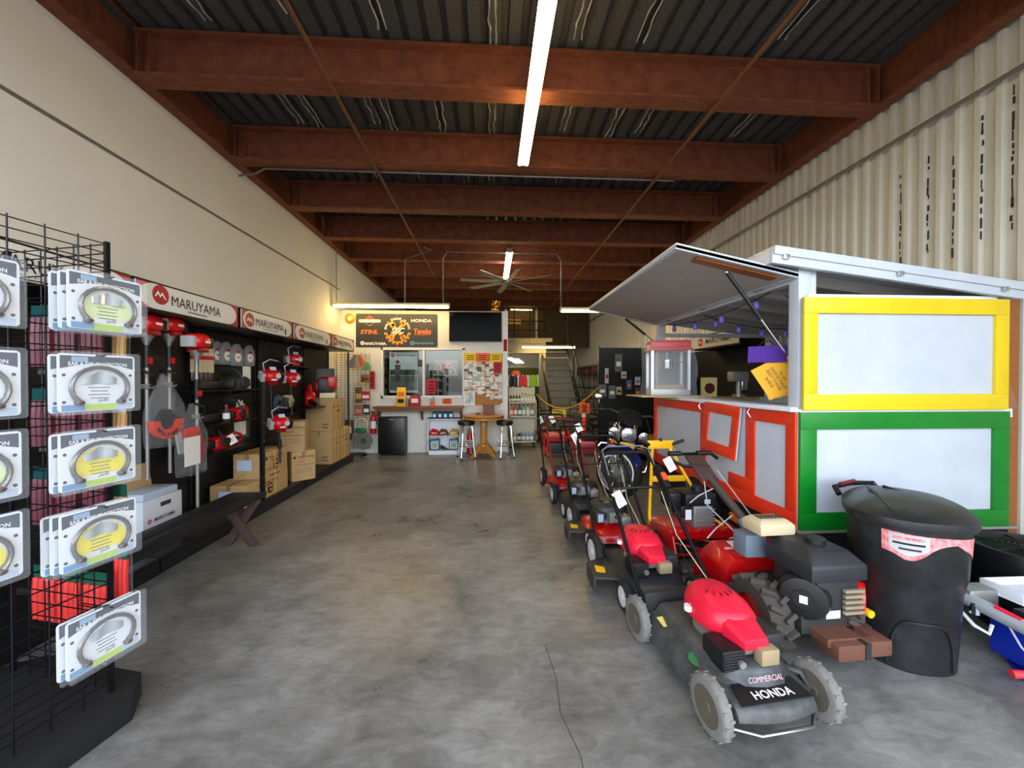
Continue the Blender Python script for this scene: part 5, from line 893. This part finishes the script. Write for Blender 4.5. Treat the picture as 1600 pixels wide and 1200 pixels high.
# fridge
t=E('mini_fridge','black mini fridge under the brown shelf','fridge',(-1.96,7.86,0)); B().b2((-.26,-.09,.02),(.26,.15,.76)).done('cabinet',BLACK,t,.01); d=B().b2((-.26,-.14,.03),(.26,-.095,.75)).done('door',M('black_gloss_door',(.05,.05,.055),.28),t,.015); B().b2((-.04,-.145,.715),(.05,-.139,.73)).done('badge',STEEL,d)
for x in (-.2,.2): B().cyl((x,-.05,0),(x,-.05,.025),.02,n=8).done('foot',BLACK,t)
# bookcase
t=E('white_bookcase','low white bookcase standing against the office front','bookcase',(-.93,7.92,0))
for x in (-.33,.315): B().b2((x,-.12,0),(x+.018,.12,.72)).done('side',WHITE,t)
for z in (.06,.36,.70): B().b2((-.315,-.12,z),(.315,.12,z+.018)).done('shelf',WHITE,t)
B().b2((-.33,.11,.06),(.33,.12,.72)).done('back',WHITE,t); B().b2((-.33,-.12,0),(.33,-.105,.06)).done('plinth',WHITE,t); B().b2((-.34,-.125,.718),(.34,.12,.73)).done('top',DARK,t)
for i in range(4):
    t=E('blue_jug','small teal jug on the bookcase, %s from the left'%['first','second','third','fourth'][i],'jug',(-1.13+.11*i,7.9,.731),0,'teal jugs on the bookcase'); B().loft([oval(0,0,.046,.046,0,14,4),oval(0,0,.048,.048,.01,14,4),oval(0,0,.048,.048,.10,14,4),oval(0,0,.02,.02,.13,14,2)]).done('jug',TEAL,t); B().cyl((0,0,.13),(0,0,.15),.016,n=10).done('cap',DARK,t); B().tube([(-.03,-.03,.11),(-.02,-.03,.14),(.02,-.03,.14),(.03,-.03,.11)],.005,6).done('handle',DARK,t); B().box((0,-.049,.05),(.06,.001,.06)).done('label',PAPER,t)
for i,(x,mat,l) in enumerate(((-1.13,RED,'red'),(-.95,M('brown_pack',(.40,.28,.26),.5),'brown'),(-.74,M('gold_pack',(.75,.62,.28),.5),'gold'))):
    t=E('snack_bag','pile of %s bags on the bookcase middle shelf'%l,'bag',(x,7.88,.379),0,'bags on the bookcase shelf')
    B().grid(lambda u,v:(-.10+.20*u+.008*math.sin(9*v+i),-.09+.18*v,.004+.13*math.sin(math.pi*u)**.5*math.sin(math.pi*v)**.5+.01*math.sin(12*u+8*v)),10,8).done('bag',mat,t); poly(rect(.10,.03),PAPER,FX((0,-.075,.05)),t,'label',.002)
for x,l in ((-1.12,'left'),(-.74,'right')):
    t=E('oil_canister','blue and green printed canister on the bookcase bottom shelf, %s'%l,'canister',(x,7.88,.079),0,'canisters on the bookcase'); B().b2((-.09,-.08,0),(.09,.08,.22)).done('body',M('canister_blue',(.30,.48,.62),.4),t,.015); poly(rect(.14,.14,0,0),M('canister_pale',(.80,.85,.80),.5),FX((0,-.081,.11)),t,'label')
    for k in (-1,0,1): poly(rect(.02,.10,k*.035,0),M('canister_green',(.30,.50,.28),.5),FX((0,-.0825,.11)),t,'label_stripe')
    B().cyl((.05,0,.22),(.05,0,.235),.025,n=10).done('cap',BLACK,t)
t=E('dark_parts_pile','dark jumble of small parts between the two canisters','parts',(-.93,7.88,.079)); b=B()
for k in range(14): b.sph((rnd.uniform(-.07,.07),rnd.uniform(-.06,.06),rnd.uniform(.015,.08)),rnd.uniform(.015,.03),(1,1,.8),8)
o=b.done('parts',M('dark_brown_parts',(.25,.20,.18),.6),t); o['kind']='stuff'
# stools, table
def stool(label,x,y):
    t=E('bar_stool',label,'stool',(x,y,0),R(20),'bar stools at the round table'); B().lathe([(.0,.64),(.15,.64),(.16,.65),(.16,.71),(.145,.725),(0,.73)],24).done('seat',M('black_vinyl',(.06,.06,.065),.35),t); B().lathe([(.162,.655),(.164,.68),(.162,.705)],24,cap=False).done('seat_band',BLACK,t)
    for k in range(4):
        a=R(45+90*k); c,s=math.cos(a),math.sin(a); g=B().tube([(c*.09,s*.09,.64),(c*.13,s*.13,.60),(c*.155,s*.155,.30),(c*.20,s*.20,.03)],.0125,8).done('leg',CHROME,t); B().cyl((c*.20,s*.20,.0),(c*.199,s*.199,.035),.016,n=8).done('foot_cap',BLACK,g)
    B().tube([(.17*math.cos(R(15*i)),.17*math.sin(R(15*i)),.25) for i in range(24)],.010,8,True).done('foot_ring',CHROME,t); B().tube([(.16*math.cos(R(15*i)),.16*math.sin(R(15*i)),.29) for i in range(24)],.007,6,True).done('upper_ring',CHROME,t)
stool('black topped chrome bar stool left of the oak table',-.46,7.42); stool('black topped chrome bar stool right of the oak table',.28,7.42)
OAK=M('golden_oak',(.74,.50,.22),.4,var=.18,scale=3,stretch=(1,1,9),coat=.3)
t=E('round_table','round golden oak pedestal table by the bulletin board','table',(-.13,7.58,0)); B().lathe([(0,.77),(.36,.77),(.405,.785),(.415,.80),(.405,.82),(.38,.825),(0,.825)],36).done('tabletop',OAK,t); B().lathe([(.40,.74),(.40,.775),(.37,.775),(.37,.74)],36,cap=False).done('apron',OAK,t)
B().lathe([(.09,.20),(.085,.23),(.06,.25),(.075,.30),(.062,.34),(.07,.36),(.066,.55),(.075,.65),(.065,.68),(.085,.71),(.09,.77)],24).done('pedestal',OAK,t)
for k in range(4):
    l=B().prism([(.04,.05),(.04,.26),(.12,.24),(.20,.16),(.28,.06),(.34,.045),(.34,0),(.27,.0),(.18,.07),(.1,.07)],.06,MX.Rotation(R(45+90*k),4,'Z')@fr((0,.03,0),(1,0,0),(0,0,1))).done('foot',OAK,t,.008)
t=E('wooden_box','small brown wooden box with lid on the oak table','box',(-.03,7.62,.826)); B().b2((-.11,-.08,0),(.11,.08,.16)).done('body',BRW,t,.004); B().b2((-.12,-.09,.16),(.12,.09,.185)).done('lid',BRW,t,.004); poly(rect(.08,.012),BLACKINK,FX((0,-.081,.12)),t,'slot')
t=E('black_item','small black holder on the oak table edge','holder',(-.24,7.55,.826)); B().b2((-.04,-.02,0),(.04,.02,.035)).done('body',BLACK,t,.004)
def exting(label,x,y,s=1,z=0):
    t=E('fire_extinguisher',label,'fire extinguisher',(x,y,z)); B().lathe([(.06*s,0),(.065*s,.02),(.065*s,.36*s),(.045*s,.42*s),(.02*s,.45*s),(.02*s,.47*s)],18).done('cylinder',RED,t); B().b2((-.02,-.06,.47*s),(.02,.05,.50*s)).done('valve_lever',BLACK,t,.004); B().tube([(.03,0,.46*s),(.08,0,.40*s),(.075,-.02,.2*s)],.010,8).done('hose',BLACK,t); B().lathe([(.0655*s,.12*s),(.0655*s,.28*s)],18,cap=False).done('label',PAPER,t)
exting('red fire extinguisher on the floor behind the left stool',-.42,7.92); exting('red fire extinguisher hanging low beside the grid panel',-2.36,7.90,.9,.42)
# bulletin board
CORK=M('cork',(.68,.48,.26),.9,var=.2,scale=60)
t=E('bulletin_board','cork bulletin board crowded with business cards and notices','bulletin board',(-.145,yo,1.52)); B().box((0,-.01,0),(.83,.02,1.11)).done('frame',M('white_frame',(.86,.86,.85),.5),t,.004); B().box((0,-.021,0),(.80,.004,1.08)).done('cork_sheet',CORK,t)
cm=[PAPER,M('card_cream',(.88,.85,.76),.7),M('card_grey',(.78,.79,.80),.7),M('card_dark',(.35,.36,.38),.6),M('card_green',(.72,.78,.64),.7),M('card_blue',(.66,.74,.82),.7)]
mesh={}
for k,mt in enumerate(cm):
    mesh[k]=B().box((0,0,0),(.085,.001,.05)).done('business_card',mt,t); mesh[k].location=(-.35+.14*k,-.0255,-.30)
n=0
for r_ in range(15):
    for c_ in range(9):
        x=-.36+.09*c_+rnd.uniform(-.02,.02); z=.34-.052*r_+rnd.uniform(-.012,.012); n+=1
        if z<-.42 or (r_>10 and rnd.random()<.35) or (x<-.14 and z<-.26): continue
        k=rnd.choice([0,0,0,0,1,1,2,2,3,4,5]); o=inst(mesh[k],(max(-.355,min(.355,x)),-.0245-.0006*(n%9),z),rot=(0,rnd.uniform(-.25,.25),0)); o.data=mesh[k].data
for x,mt,nm in ((-.27,YLN,'yellow'),(-.01,ORN,'orange'),(.26,YLN,'yellow')):
    g=B().box((x,-.031,.45),(.24,.001,.19)).done('notice_sheet',mt,t)
    for k in range(3): poly(rect(.16,.014,0,.04-.04*k),BLACKINK,FX((x,-.032,.45)),g,'notice_line')
g=B().box((.30,-.032,.24),(.17,.001,.24)).done('notice_sheet',RDN,t)
for k in range(4): poly(rect(.10,.014,0,.07-.045*k),BLACKINK,FX((.30,-.033,.24)),g,'notice_line')
t=E('drawing_sheet','white framed sheet with black scribble drawing at the board corner','poster',(-.44,yo-.035,1.12)); B().box((0,0,0),(.24,.004,.30)).done('sheet',PAPER,t)
for k in range(9): B().tube([(-.10+.02*k+rnd.uniform(-.02,.02),-.003,-.13+rnd.uniform(0,.05)),(rnd.uniform(-.1,.1),-.003,rnd.uniform(-.05,.05)),(-.10+.024*k,-.003,.13)],.003,4).done('ink_stroke',GREYINK,t)
t=E('hand_sanitiser','small white bottle on a wall bracket at the office corner','bottle',(.24,yo-.05,.90)); B().lathe([(.03,0),(.03,.09),(.012,.11),(.012,.13)],12).done('bottle',WHITE,t); B().b2((-.02,-.02,.13),(.015,.01,.145)).done('pump',BLUE,t); B().b2((-.05,-.04,-.012),(.05,.05,0)).done('bracket',WHITE,t)
t=E('star_sign','red vertical sign on the office wall end','sign',(.315,YO-.012,2.23)); B().box((0,0,0),(.075,.008,.25)).done('board',RDN,t)
for i in range(4): poly([(-.018,-.02),(.018,-.014),(.006,0),(.02,.018),(-.016,.02)],BLACKINK,FX((0,-.0045,.085-.056*i)),t,'glyph')
# lucky cat
t=E('lucky_cat_figurine','gold beckoning cat figurine on top of the office wall','figurine',(.10,YO+.06,2.942)); GC=M('polished_gold',(.85,.60,.16),.25,.9)
B().loft([oval(0,0,.07,.06,0,16),oval(0,0,.085,.07,.03,16),oval(0,0,.075,.062,.09,16),oval(0,0,.05,.045,.12,16)]).done('body',GC,t,ang=80); hd=B().sph((0,-.005,.165),.065,(1.1,.9,.85)).done('head',GC,t)
for s in (-1,1): B().lathe([(.02,0),(.0,.035)],8,MX.Translation((s*.04,0,.21))).done('ear',M('gold_red',(.65,.2,.1),.3,.5),hd); B().sph((s*.024,-.06,.172),.008).done('eye',BLACK,hd); B().sph((s*.045,-.045,.01),.025,(1,1.3,.7)).done('paw',GC,t)
B().tube([(.07,0,.10),(.095,-.01,.16),(.09,-.02,.225)],[.022,.022,.026],8).done('raised_paw',GC,t); B().sph((0,-.062,.155),.012,(1.2,.6,.8)).done('muzzle',WHITE,hd); B().tube([(.05*math.cos(R(24*i)),.045*math.sin(R(24*i)),.122) for i in range(15)],.006,6,True).done('collar',RED,t)
# grid panel left of the window
gp=E('grid_panel_stand','white and black wire grid panel stand left of the window','grid panel',(-2.72,7.80,0)); o=B().cyl((-.32,0,0),(.32,0,0),.003,n=5).done('wire',BLKMET,gp); o.location=(0,0,.15)
for k in range(1,38): inst(o,(0,0,.15+.05*k))
o=B().cyl((0,.004,.12),(0,.004,2.05),.0035,n=5).done('wire',BLKMET,gp); o.location=(-.32,0,0)
for k in range(1,9): inst(o,(-.32+.08*k,0,0))
for x in (-.10,-.08): B().cyl((x,-.02,.05),(x,-.02,2.05),.009,n=8).done('upright_tube',BLKMET,gp)
B().prism(circ(.21,8),.03,MX.Translation((.05,0,0))).done('base',BLACK,gp,.004)
def hung(name,label,cat,x,z,fn): t=E(name,label,cat,(x,7.77,z)); fn(t); return t
def pk(w,h,mat,l2): 
    def f(t): B().box((0,-.012,-h/2),(w,.02,h)).done('pack',mat,t,.003); poly(rect(w*.8,h*.35),l2,FX((0,-.0235,-h*.6)),t,'print',.002); B().tube([(0,.02,.02),(0,-.02,.02),(0,-.02,0)],.003,5).done('hook',STEEL,t)
    return f
hung('glove_bundle','bundle of tan and grey gloves at the top of the grid panel','gloves',-2.62,2.0,lambda t:[B().loft([oval(dx,-.03,.05,.02,-.25+q),oval(dx*.8,-.03,.06,.025,-.12+q),oval(dx*.3,-.03,.03,.02,0)]).done('glove',mt,t) for dx,mt,q in ((-.10,M('grey_glove',(.5,.5,.5),.8),0),(0,M('tan_glove',(.72,.60,.45),.8),-.02),(.11,M('orange_glove',(.80,.45,.28),.8),.02))])
hung('green_glove','green and white gloves beside the tan glove bundle','gloves',-2.44,1.86,lambda t:B().loft([oval(0,-.03,.07,.02,-.16),oval(.01,-.03,.08,.025,-.08),oval(0,-.03,.03,.02,0)]).done('glove',M('green_glove',(.45,.62,.42),.8),t))
hung('amber_pack','amber pack on the grid panel above the red sale tag','packet',-2.48,1.62,pk(.16,.16,M('amber_pack',(.60,.38,.12),.5),M('brown_print',(.35,.2,.1),.6))); hung('parts_pack','brown parts pack left in the middle of the grid panel','packet',-2.60,1.36,pk(.13,.30,M('brown_pack2',(.38,.27,.20),.5),TAN)); hung('red_parts_pack','red parts pack in the middle of the grid panel','packet',-2.46,1.28,pk(.16,.18,RDN,PAPER)); hung('copper_parts_pack','copper coloured parts pack low on the grid panel','packet',-2.60,1.02,pk(.15,.22,M('copper_pack',(.55,.36,.28),.5),M('salmon_print',(.8,.5,.4),.6))); hung('black_parts_pack','black parts pack beside the copper pack','packet',-2.45,1.02,pk(.12,.20,DARK,PAPER)); hung('yellow_parts_pack','small yellow parts pack above the brown one','packet',-2.55,1.50,pk(.12,.10,M('yellow_pack',(.82,.72,.30),.5),TAN))
t=E('sale_tag','red vertical sale tag hanging beside the grid panel','tag',(-2.345,7.80,1.5)); B().box((0,0,0),(.10,.004,.36)).done('tag',RDN,t); [poly([(-.028,-.02),(.028,-.014),(.008,0),(.03,.02),(-.02,.024)],BLACKINK,FX((0,-.003,.12-.075*q)),t,'glyph') for q in range(4)]
hung('hose_coil','pale yellow coil with green tool at the bottom of the grid panel','hose',-2.55,.62,lambda t:[B().tube([(.12*math.cos(R(20*i)),-.03,.12*math.sin(R(20*i))) for i in range(18)],.018,8,True).done('coil',M('pale_yellow_hose',(.80,.74,.50),.5),t),B().b2((-.10,-.09,-.16),(.10,-.03,-.06)).done('green_reel',M('green_reel',(.05,.42,.32),.4),t,.02)])
hung('grey_disc','large grey saw disc low on the grid panel','disc',-2.50,.30,lambda t:[B().lathe([(.05,-.01),(.17,-.01),(.17,.01),(.05,.01),(.05,-.01)],28,MX.Translation((0,-.03,0))@MX.Rotation(R(90),4,'X'),cap=False).done('disc',M('grey_disc',(.42,.42,.38),.6),t),B().cyl((0,-.02,0),(0,-.045,0),.06,n=16).done('hub',M('green_hub',(.2,.3,.22),.5),t)])
hung('black_tool_set','black hanging tools with a white tag on the grid panel','tools',-2.78,.72,lambda t:[B().tube([(-.05,-.03,0),(-.06,-.03,-.25),(-.02,-.03,-.38)],.03,8).done('tool',BLACK,t),B().tube([(.05,-.03,0),(.06,-.03,-.2),(.02,-.03,-.4)],.025,8).done('tool',BLACK,t),B().box((.02,-.065,-.2),(.07,.002,.12)).done('tag',PAPER,t)])
# ================= BACK AREA =================
# ceiling fan
t=E('ceiling_fan','large eight blade grey ceiling fan before the office','fan',(.36,8.05,3.55)); FG=M('fan_grey',(.50,.47,.42),.4,.3)
B().cyl((0,0,.05),(0,0,.47),.014,n=8).done('downrod',FG,t); B().lathe([(0,-.06),(.07,-.055),(.10,-.02),(.10,.03),(.05,.06),(0,.07)],24).done('motor',STEEL,t)
bl=B().box((.56,0,0),(.84,.11,.008),MX.Rotation(R(14),3,'X')).done('blade',FG,t)
for k in range(1,8): inst(bl,(0,0,0),rot=(0,0,R(45*k+9)))
bl.rotation_euler=(0,0,R(9))
# rolling cart with bottles
CRM=M('cream_enamel',(.80,.78,.68),.45)
c=E('rolling_cart','cream metal rolling cart of bottles beside the office corner','cart',(.72,8.62,0))
B().b2((-.30,.14,.12),(.30,.16,1.34)).done('back_panel',CRM,c)
for x in (-.30,.285): B().b2((x,-.15,.12),(x+.015,.14,.40)).b2((x,-.15,.12),(x+.02,-.12,1.05)).done('side',CRM,c)
for z in (.12,.68,.99): B().b2((-.30,-.15,z),(.30,.14,z+.025)).done('shelf',CRM,c,.003)
for x in (-.26,.26):
    for y in (-.12,.12): B().cyl((x-.012,y,.04),(x+.012,y,.04),.04,n=12).b2((x-.018,y-.015,.05),(x+.018,y+.015,.12)).done('caster',BLACK,c)
def bottle(label,x,z,r,h,mat,cap,grp): 
    t=E('bottle',label,'bottle',(x,8.56,z),0,grp); B().lathe([(r*.95,0),(r,.01),(r,h*.62),(r*.45,h*.84),(r*.42,h*.88)],12).done('bottle',mat,t); B().cyl((0,0,h*.88),(0,0,h),r*.48,n=8).done('cap',cap,t); B().lathe([(r*1.01,h*.15),(r*1.01,h*.5)],12,cap=False).done('label',PAPER if mat is not WHITE else RDN,t)
OR2=M('coral_bottle',(.85,.40,.30),.35); GR2=M('teal_green_bottle',(.10,.48,.38),.35); PG2=M('pale_green_bottle',(.55,.75,.60),.35); CR2=M('cream_bottle',(.86,.84,.72),.4)
nth=['first','second','third','fourth','fifth','sixth','seventh','eighth','ninth']
for i,(mt,cp) in enumerate(((OR2,DARK),(OR2,DARK),(GR2,DARK),(PG2,DARK),(CR2,DARK),(M('grey_bottle',(.55,.52,.47),.4),DARK))): bottle('tall coloured bottle on the cart middle shelf, %s from left'%nth[i],.47+.093*i,.706,.04,.25,mt,cp,'bottles on the cart middle shelf')
for i in range(9): bottle('small bottle on the cart upper shelf, %s from left'%nth[i],.455+.066*i,1.016,.027,.15 if i<4 else .19 if i<6 else .16,[DARK,DARK,BLACK,DARK,M('lilac_white',(.78,.77,.82),.4),M('lilac_white',(.78,.77,.82),.4),CR2,CR2,CR2][i],BLACK,'bottles on the cart upper shelf')
for i in range(5): bottle('jug on the cart bottom shelf, %s from left'%nth[i],.55+.095*i,.146,.042,.20,[M('grey_jug',(.62,.62,.62),.4),DARK,M('blue_grey_jug',(.45,.58,.68),.35),M('blue_grey_jug',(.45,.58,.68),.35),M('blue_grey_jug',(.45,.58,.68),.35)][i],WHITE,'jugs on the cart bottom shelf')
def vest(label,x,mat,y=8.70):
    t=E('safety_vest',label,'vest',(x,y,1.36)); B().grid(lambda u,v:(-.13+.26*u,.02*math.sin(7*u),.26*v-.03*(abs(2*u-1)<.3)*v+.0),10,4).done('vest_front',mat,t); B().b2((-.015,.02,-.02),(.015,.03,.26)).done('hanger_stem',WHITE,t)
    for s in (-1,1): B().tube([(s*.11,-.01,.0),(s*.115,-.015,.14),(s*.09,-.01,.26)],.012,6).done('reflective_edge',WHITE,t)
vest('black safety vest on the cart back panel',.52,BLACK); vest('red safety vest hanging behind the cart top',.74,M('hi_vis_red',(.85,.16,.10),.6)); vest('lime green safety vest hanging behind the cart top',.98,M('hi_vis_lime',(.55,.72,.08),.6)); 
t=E('orange_helmet','orange hard hat above the black vest behind the cart','helmet',(.62,9.3,1.62)); B().lathe([(.13,0),(.12,.02),(.105,.07),(.06,.11),(0,.12)],18).done('shell',ORANGE,t); B().b2((-.07,-.16,0),(.07,-.10,.012)).done('brim',ORANGE,t); B().cyl((0,0,-.30),(0,0,0),.02,n=8).done('post',BLACK,t); B().b2((-.12,-.1,-1.62),(.12,.1,-.30)).done('display_stand',BLACK,t)
# rope barrier
t=E('rope_barrier','yellow plastic rope slung across the aisle with a warning sign','rope barrier',(1.03,8.45,1.18)); RP=M('yellow_rope',(.85,.68,.20),.6); E1=V((.97,-1.43,.19)); pts=[E1*f+V((0,0,-.35*4*f*(1-f))) for f in [i/24 for i in range(25)]]
B().tube(pts,.012,6).done('rope',RP,t)
sg=E1*.40+V((0,0,-.35*4*.24)); s=B().box(sg+V((0,-.02,-.10)),(.29,.006,.15)).done('sign_board',YLN,t); txt('AUTHORIZED\nPERSONNEL ONLY',BLACKINK,FX(sg+V((0,-.0235,-.10))),s,.25,.09)
t=E('channel_post','orange traffic delineator post with an orange notice','post',(2.07,8.4,0)); B().lathe([(.17,0),(.17,.03),(.06,.06),(.05,.10),(.05,.95),(.035,.97),(.03,1.02),(.045,1.04),(.045,1.07),(.0,1.08)],20).done('post',M('traffic_orange',(.92,.22,.10),.5),t); B().lathe([(.0515,.68),(.0515,.76)],20,cap=False).done('reflective_band',WHITE,t); n_=B().box((0,-.06,.88),(.24,.004,.22)).done('notice',ORN,t); [poly(rect(.10+.03*(q%2),.025,0,.07-.045*q),BLACKINK,FX((0,-.0625,.88)),n_,'notice_line') for q in range(4)]
# partition and wall display on the right
t=E('slatwall_partition','black slatwall partition facing the aisle behind the motorcycle','partition',(2.02,7.0,0)); B().b2((0,0,0),(1.66,.05,2.10)).done('panel',SLAT,t)
for k in range(24): B().b2((.02,-.006,.12+.08*k),(1.64,0,.175+.08*k)).done('slat',SLAT,t)
B().b2((-.02,-.02,0),(0.0,.06,2.12)).done('edge_post',BLKMET,t)
def pack(label,x,z,w,h,mat,l2,cat='packet',y=6.97):
    t=E('hanging_pack',label,cat,(x,y,z),0,'packs on the black partition'); B().box((0,-.012,-h/2),(w,.02,h)).done('pack',mat,t,.006); poly(rect(w*.6,h*.25),l2,FX((0,-.0235,-h*.55)),t,'print',.002); B().cyl((0,.025,-.01),(0,-.03,-.01),.003,n=5).done('hook',STEEL,t)
GLV=M('grey_knit',(.42,.41,.40),.9); BLS=M('blister_white',(.75,.76,.78),.4)
pack('long grey knitted sleeve at the top of the partition',2.36,1.98,.14,.33,GLV,PAPER); pack('narrow blister pack at the left of the partition',2.14,1.72,.07,.28,BLS,RDN); pack('small white blister pack under the grey sleeve',2.46,1.66,.10,.13,BLS,RDN); pack('blue and red pack right on the partition',2.56,1.50,.09,.17,M('blue_red_pack',(.30,.42,.62),.5),ORN); pack('grey blister pack at the right of the partition',2.72,1.56,.10,.15,BLS,GREYINK); pack('brown pack low on the partition',2.72,1.36,.10,.16,M('brown_pack3',(.35,.24,.16),.6),TAN); pack('pair of grey gloves, left one on the partition',2.06,1.42,.15,.22,GLV,PAPER,'gloves'); pack('pair of grey gloves, right one on the partition',2.24,1.40,.13,.24,GLV,PAPER,'gloves'); pack('tan disc pack beside the grey gloves',2.37,1.38,.10,.15,M('tan_disc_pack',(.78,.66,.48),.6),BLACKINK)
t=E('wall_display','black wall display with header sign seen through the trailer','display',(3.70,4.9,0)); B().b2((-.03,0,.1),(0,2.05,2.0)).done('panel',SLAT,t); B().b2((-.40,0,1.98),(0,1.2,2.20)).done('header_box',BLKMET,t); f=B().b2((-.408,.02,2.0),(-.40,1.18,2.18)).done('header_face',M('sign_white',(.86,.85,.83),.35),t); logo(FRW((-.409,.95,2.09)),f,.13); txt(MAR,BLACKINK,FRW((-.409,.5,2.09)),f,.62,.08,bold=.02)
for k in range(20): B().b2((-.036,0,.15+.085*k),(-.03,2.05,.20+.085*k)).done('slat',SLAT,t)
# far machines behind the rope: ride-on and push mowers, tillers
def farmower(label,x,y,rz,dm,cv): return mower(label,(x,y),R(rz),dm,'briggs',cv,HUBW,.095,.12,0,group='machines parked behind the rope')
k=0
for x,y,rz,dm,cv,lb in ((1.45,9.0,8,REDP,BLACK,'red mower parked directly behind the yellow warning sign'),(2.65,7.9,-12,REDP,RED,'red mower with red engine behind the orange post'),(2.9,9.1,-20,REDP,DARK,'red mower tucked behind the black partition'),(1.35,10.0,10,REDP,BLACK,'red mower in the second row behind the rope, left'),(2.25,9.5,-8,DKDK,RED,'dark mower with red engine in the second row behind the rope'),(3.05,10.2,5,REDP,RED,'red mower in the second row behind the rope, right'),(1.05,11.2,0,REDP,DARK,'red mower nearest the stairs on the left'),(3.05,11.2,0,DKDK,BLACK,'dark mower under the hanging trimmers')): farmower(lb,x,y,rz,dm,cv)
t=E('red_generator','red framed generator standing behind the orange post','generator',(1.35,7.55,0)); 
for x in (-.25,.25): B().tube([(x,-.2,.04),(x,-.2,.42),(x,.2,.42),(x,.2,.04)],.016,8,True).done('frame_loop',RED,t)
B().b2((-.22,-.17,.30),(.22,.17,.46)).done('fuel_tank',RED,t,.03); B().b2((-.2,-.14,.06),(.2,.14,.28)).done('engine',DARK,t,.02); B().cyl((.0,.0,.46),(0,0,.48),.035,n=12).done('fuel_cap',BLACK,t)
t=E('red_pressure_washer','low red machine on the floor right of the orange post','machine',(1.95,7.62,0),R(-15)); B().b2((-.3,-.2,.08),(.3,.2,.30)).done('body',RED,t,.04); B().b2((-.1,-.15,.30),(.2,.15,.44)).done('engine',BLACK,t,.03); B().tube([(-.3,-.15,.25),(-.45,-.15,.6),(-.45,.15,.6),(-.3,.15,.25)],.014,8).done('handle',RED,t)
for s_ in (-1,1): wheel(t,(s_*.0+.2,s_*.23,.10),.10,.05,HUBW,0)
t=E('yellow_trimmer_rack','yellow cutting machine standing behind the motorcycle','machine',(3.0,6.55,0)); B().b2((-.25,-.12,.35),(.25,.12,.55)).done('body',YEL,t,.03); B().tube([(-.2,0,.55),(-.25,.1,.85),(.25,.1,.85),(.2,0,.55)],.014,8).done('handle',BLACK,t); B().b2((-.22,-.1,.0),(.22,.1,.35)).done('stand',BLACK,t)
for i in range(14):
    y=11.3+.27*i; t=E('hanging_trimmer','long trimmer hanging on the right wall, %s in the far row'%(nth+['tenth','eleventh','twelfth','thirteenth','fourteenth'])[i],'trimmer',(XR-.25,y,.35),0,'trimmers hanging along the far right wall'); B().cyl((0,0,0),(0,0,1.35),.016,n=7).done('shaft',[STEEL,DARK,BLKMET][i%3],t); B().loft([oval(0,0,.07,.08,1.32,10),oval(0,0,.11,.11,1.42,10),oval(0,0,.09,.09,1.55,10),oval(0,0,.05,.05,1.62,10)]).done('engine',[BLACK,DARK,M('dark_red_plastic',(.55,.08,.10),.4)][i%3],t); B().prism([(-.12,0),(.1,0),(.06,.08),(-.06,.08)],.03,fr((0,-.02,0),(1,0,0),(0,1,0))).done('guard',BLACK,t); B().tube([(0,0,.85),(-.12,0,.9),(-.14,0,1.0)],.014,6).done('handle',BLACK,t)
struct(B().cyl((XR-.25,11.1,2.0),(XR-.25,15.3,2.0),.015,n=6).done('wall_rail',BLKMET))
# wire fence and shelves under the mezzanine
t=E('green_mesh_fence','green mesh cage fence under the mezzanine','fence',(.45,12.6,0)); GM=M('olive_mesh',(.28,.33,.12),.7); B().b2((0,0.05,0),(1.2,.06,1.9)).done('sheet',GM,t)
o=B().cyl((0,0,.0),(1.2,0,.0),.005,n=4).done('wire',BLKMET,t); o.location=(0,0,.1)
for i in range(1,19): inst(o,(0,0,.1+.1*i))
o=B().cyl((0,0,0),(0,0,1.9),.005,n=4).done('wire',BLKMET,t)
for i in range(1,13): inst(o,(.1*i,0,0))
t=E('mezzanine_room','lit store room box up on the mezzanine behind its railing','store room',(1.1,14.1,2.725)); B().b2((-.5,-.4,0),(.5,.0,.75)).done('brown_crate',M('crate_brown',(.42,.32,.20),.7),t); B().b2((-.5,-.35,.78),(.0,.0,.95)).done('stacked_board',TAN,t)
for x in (-.55,.55): B().b2((x-.035,-.45,0),(x+.035,-.38,1.35)).done('white_post',WHITE,t)
lamp('warm lamp lighting the mezzanine store room',(.7,13.6,4.0),(1.5,13.6,4.0),1,WARM,.08,hang=.42)
t=E('neon_plaque','dark plaque with red script on the mezzanine wall','sign',(.62,13.9,3.28)); B().box((0,0,0),(.36,.02,.42)).done('board',BLACK,t); B().tube([(-.13+.02*q,-.014,.03*math.sin(q*1.9)) for q in range(14)],.006,5).done('red_script',M('red_script',(.75,.2,.15),.5),t); B().b2((-.02,-.01,-.56),(.02,.01,-.2)).done('stand',BLACK,t)
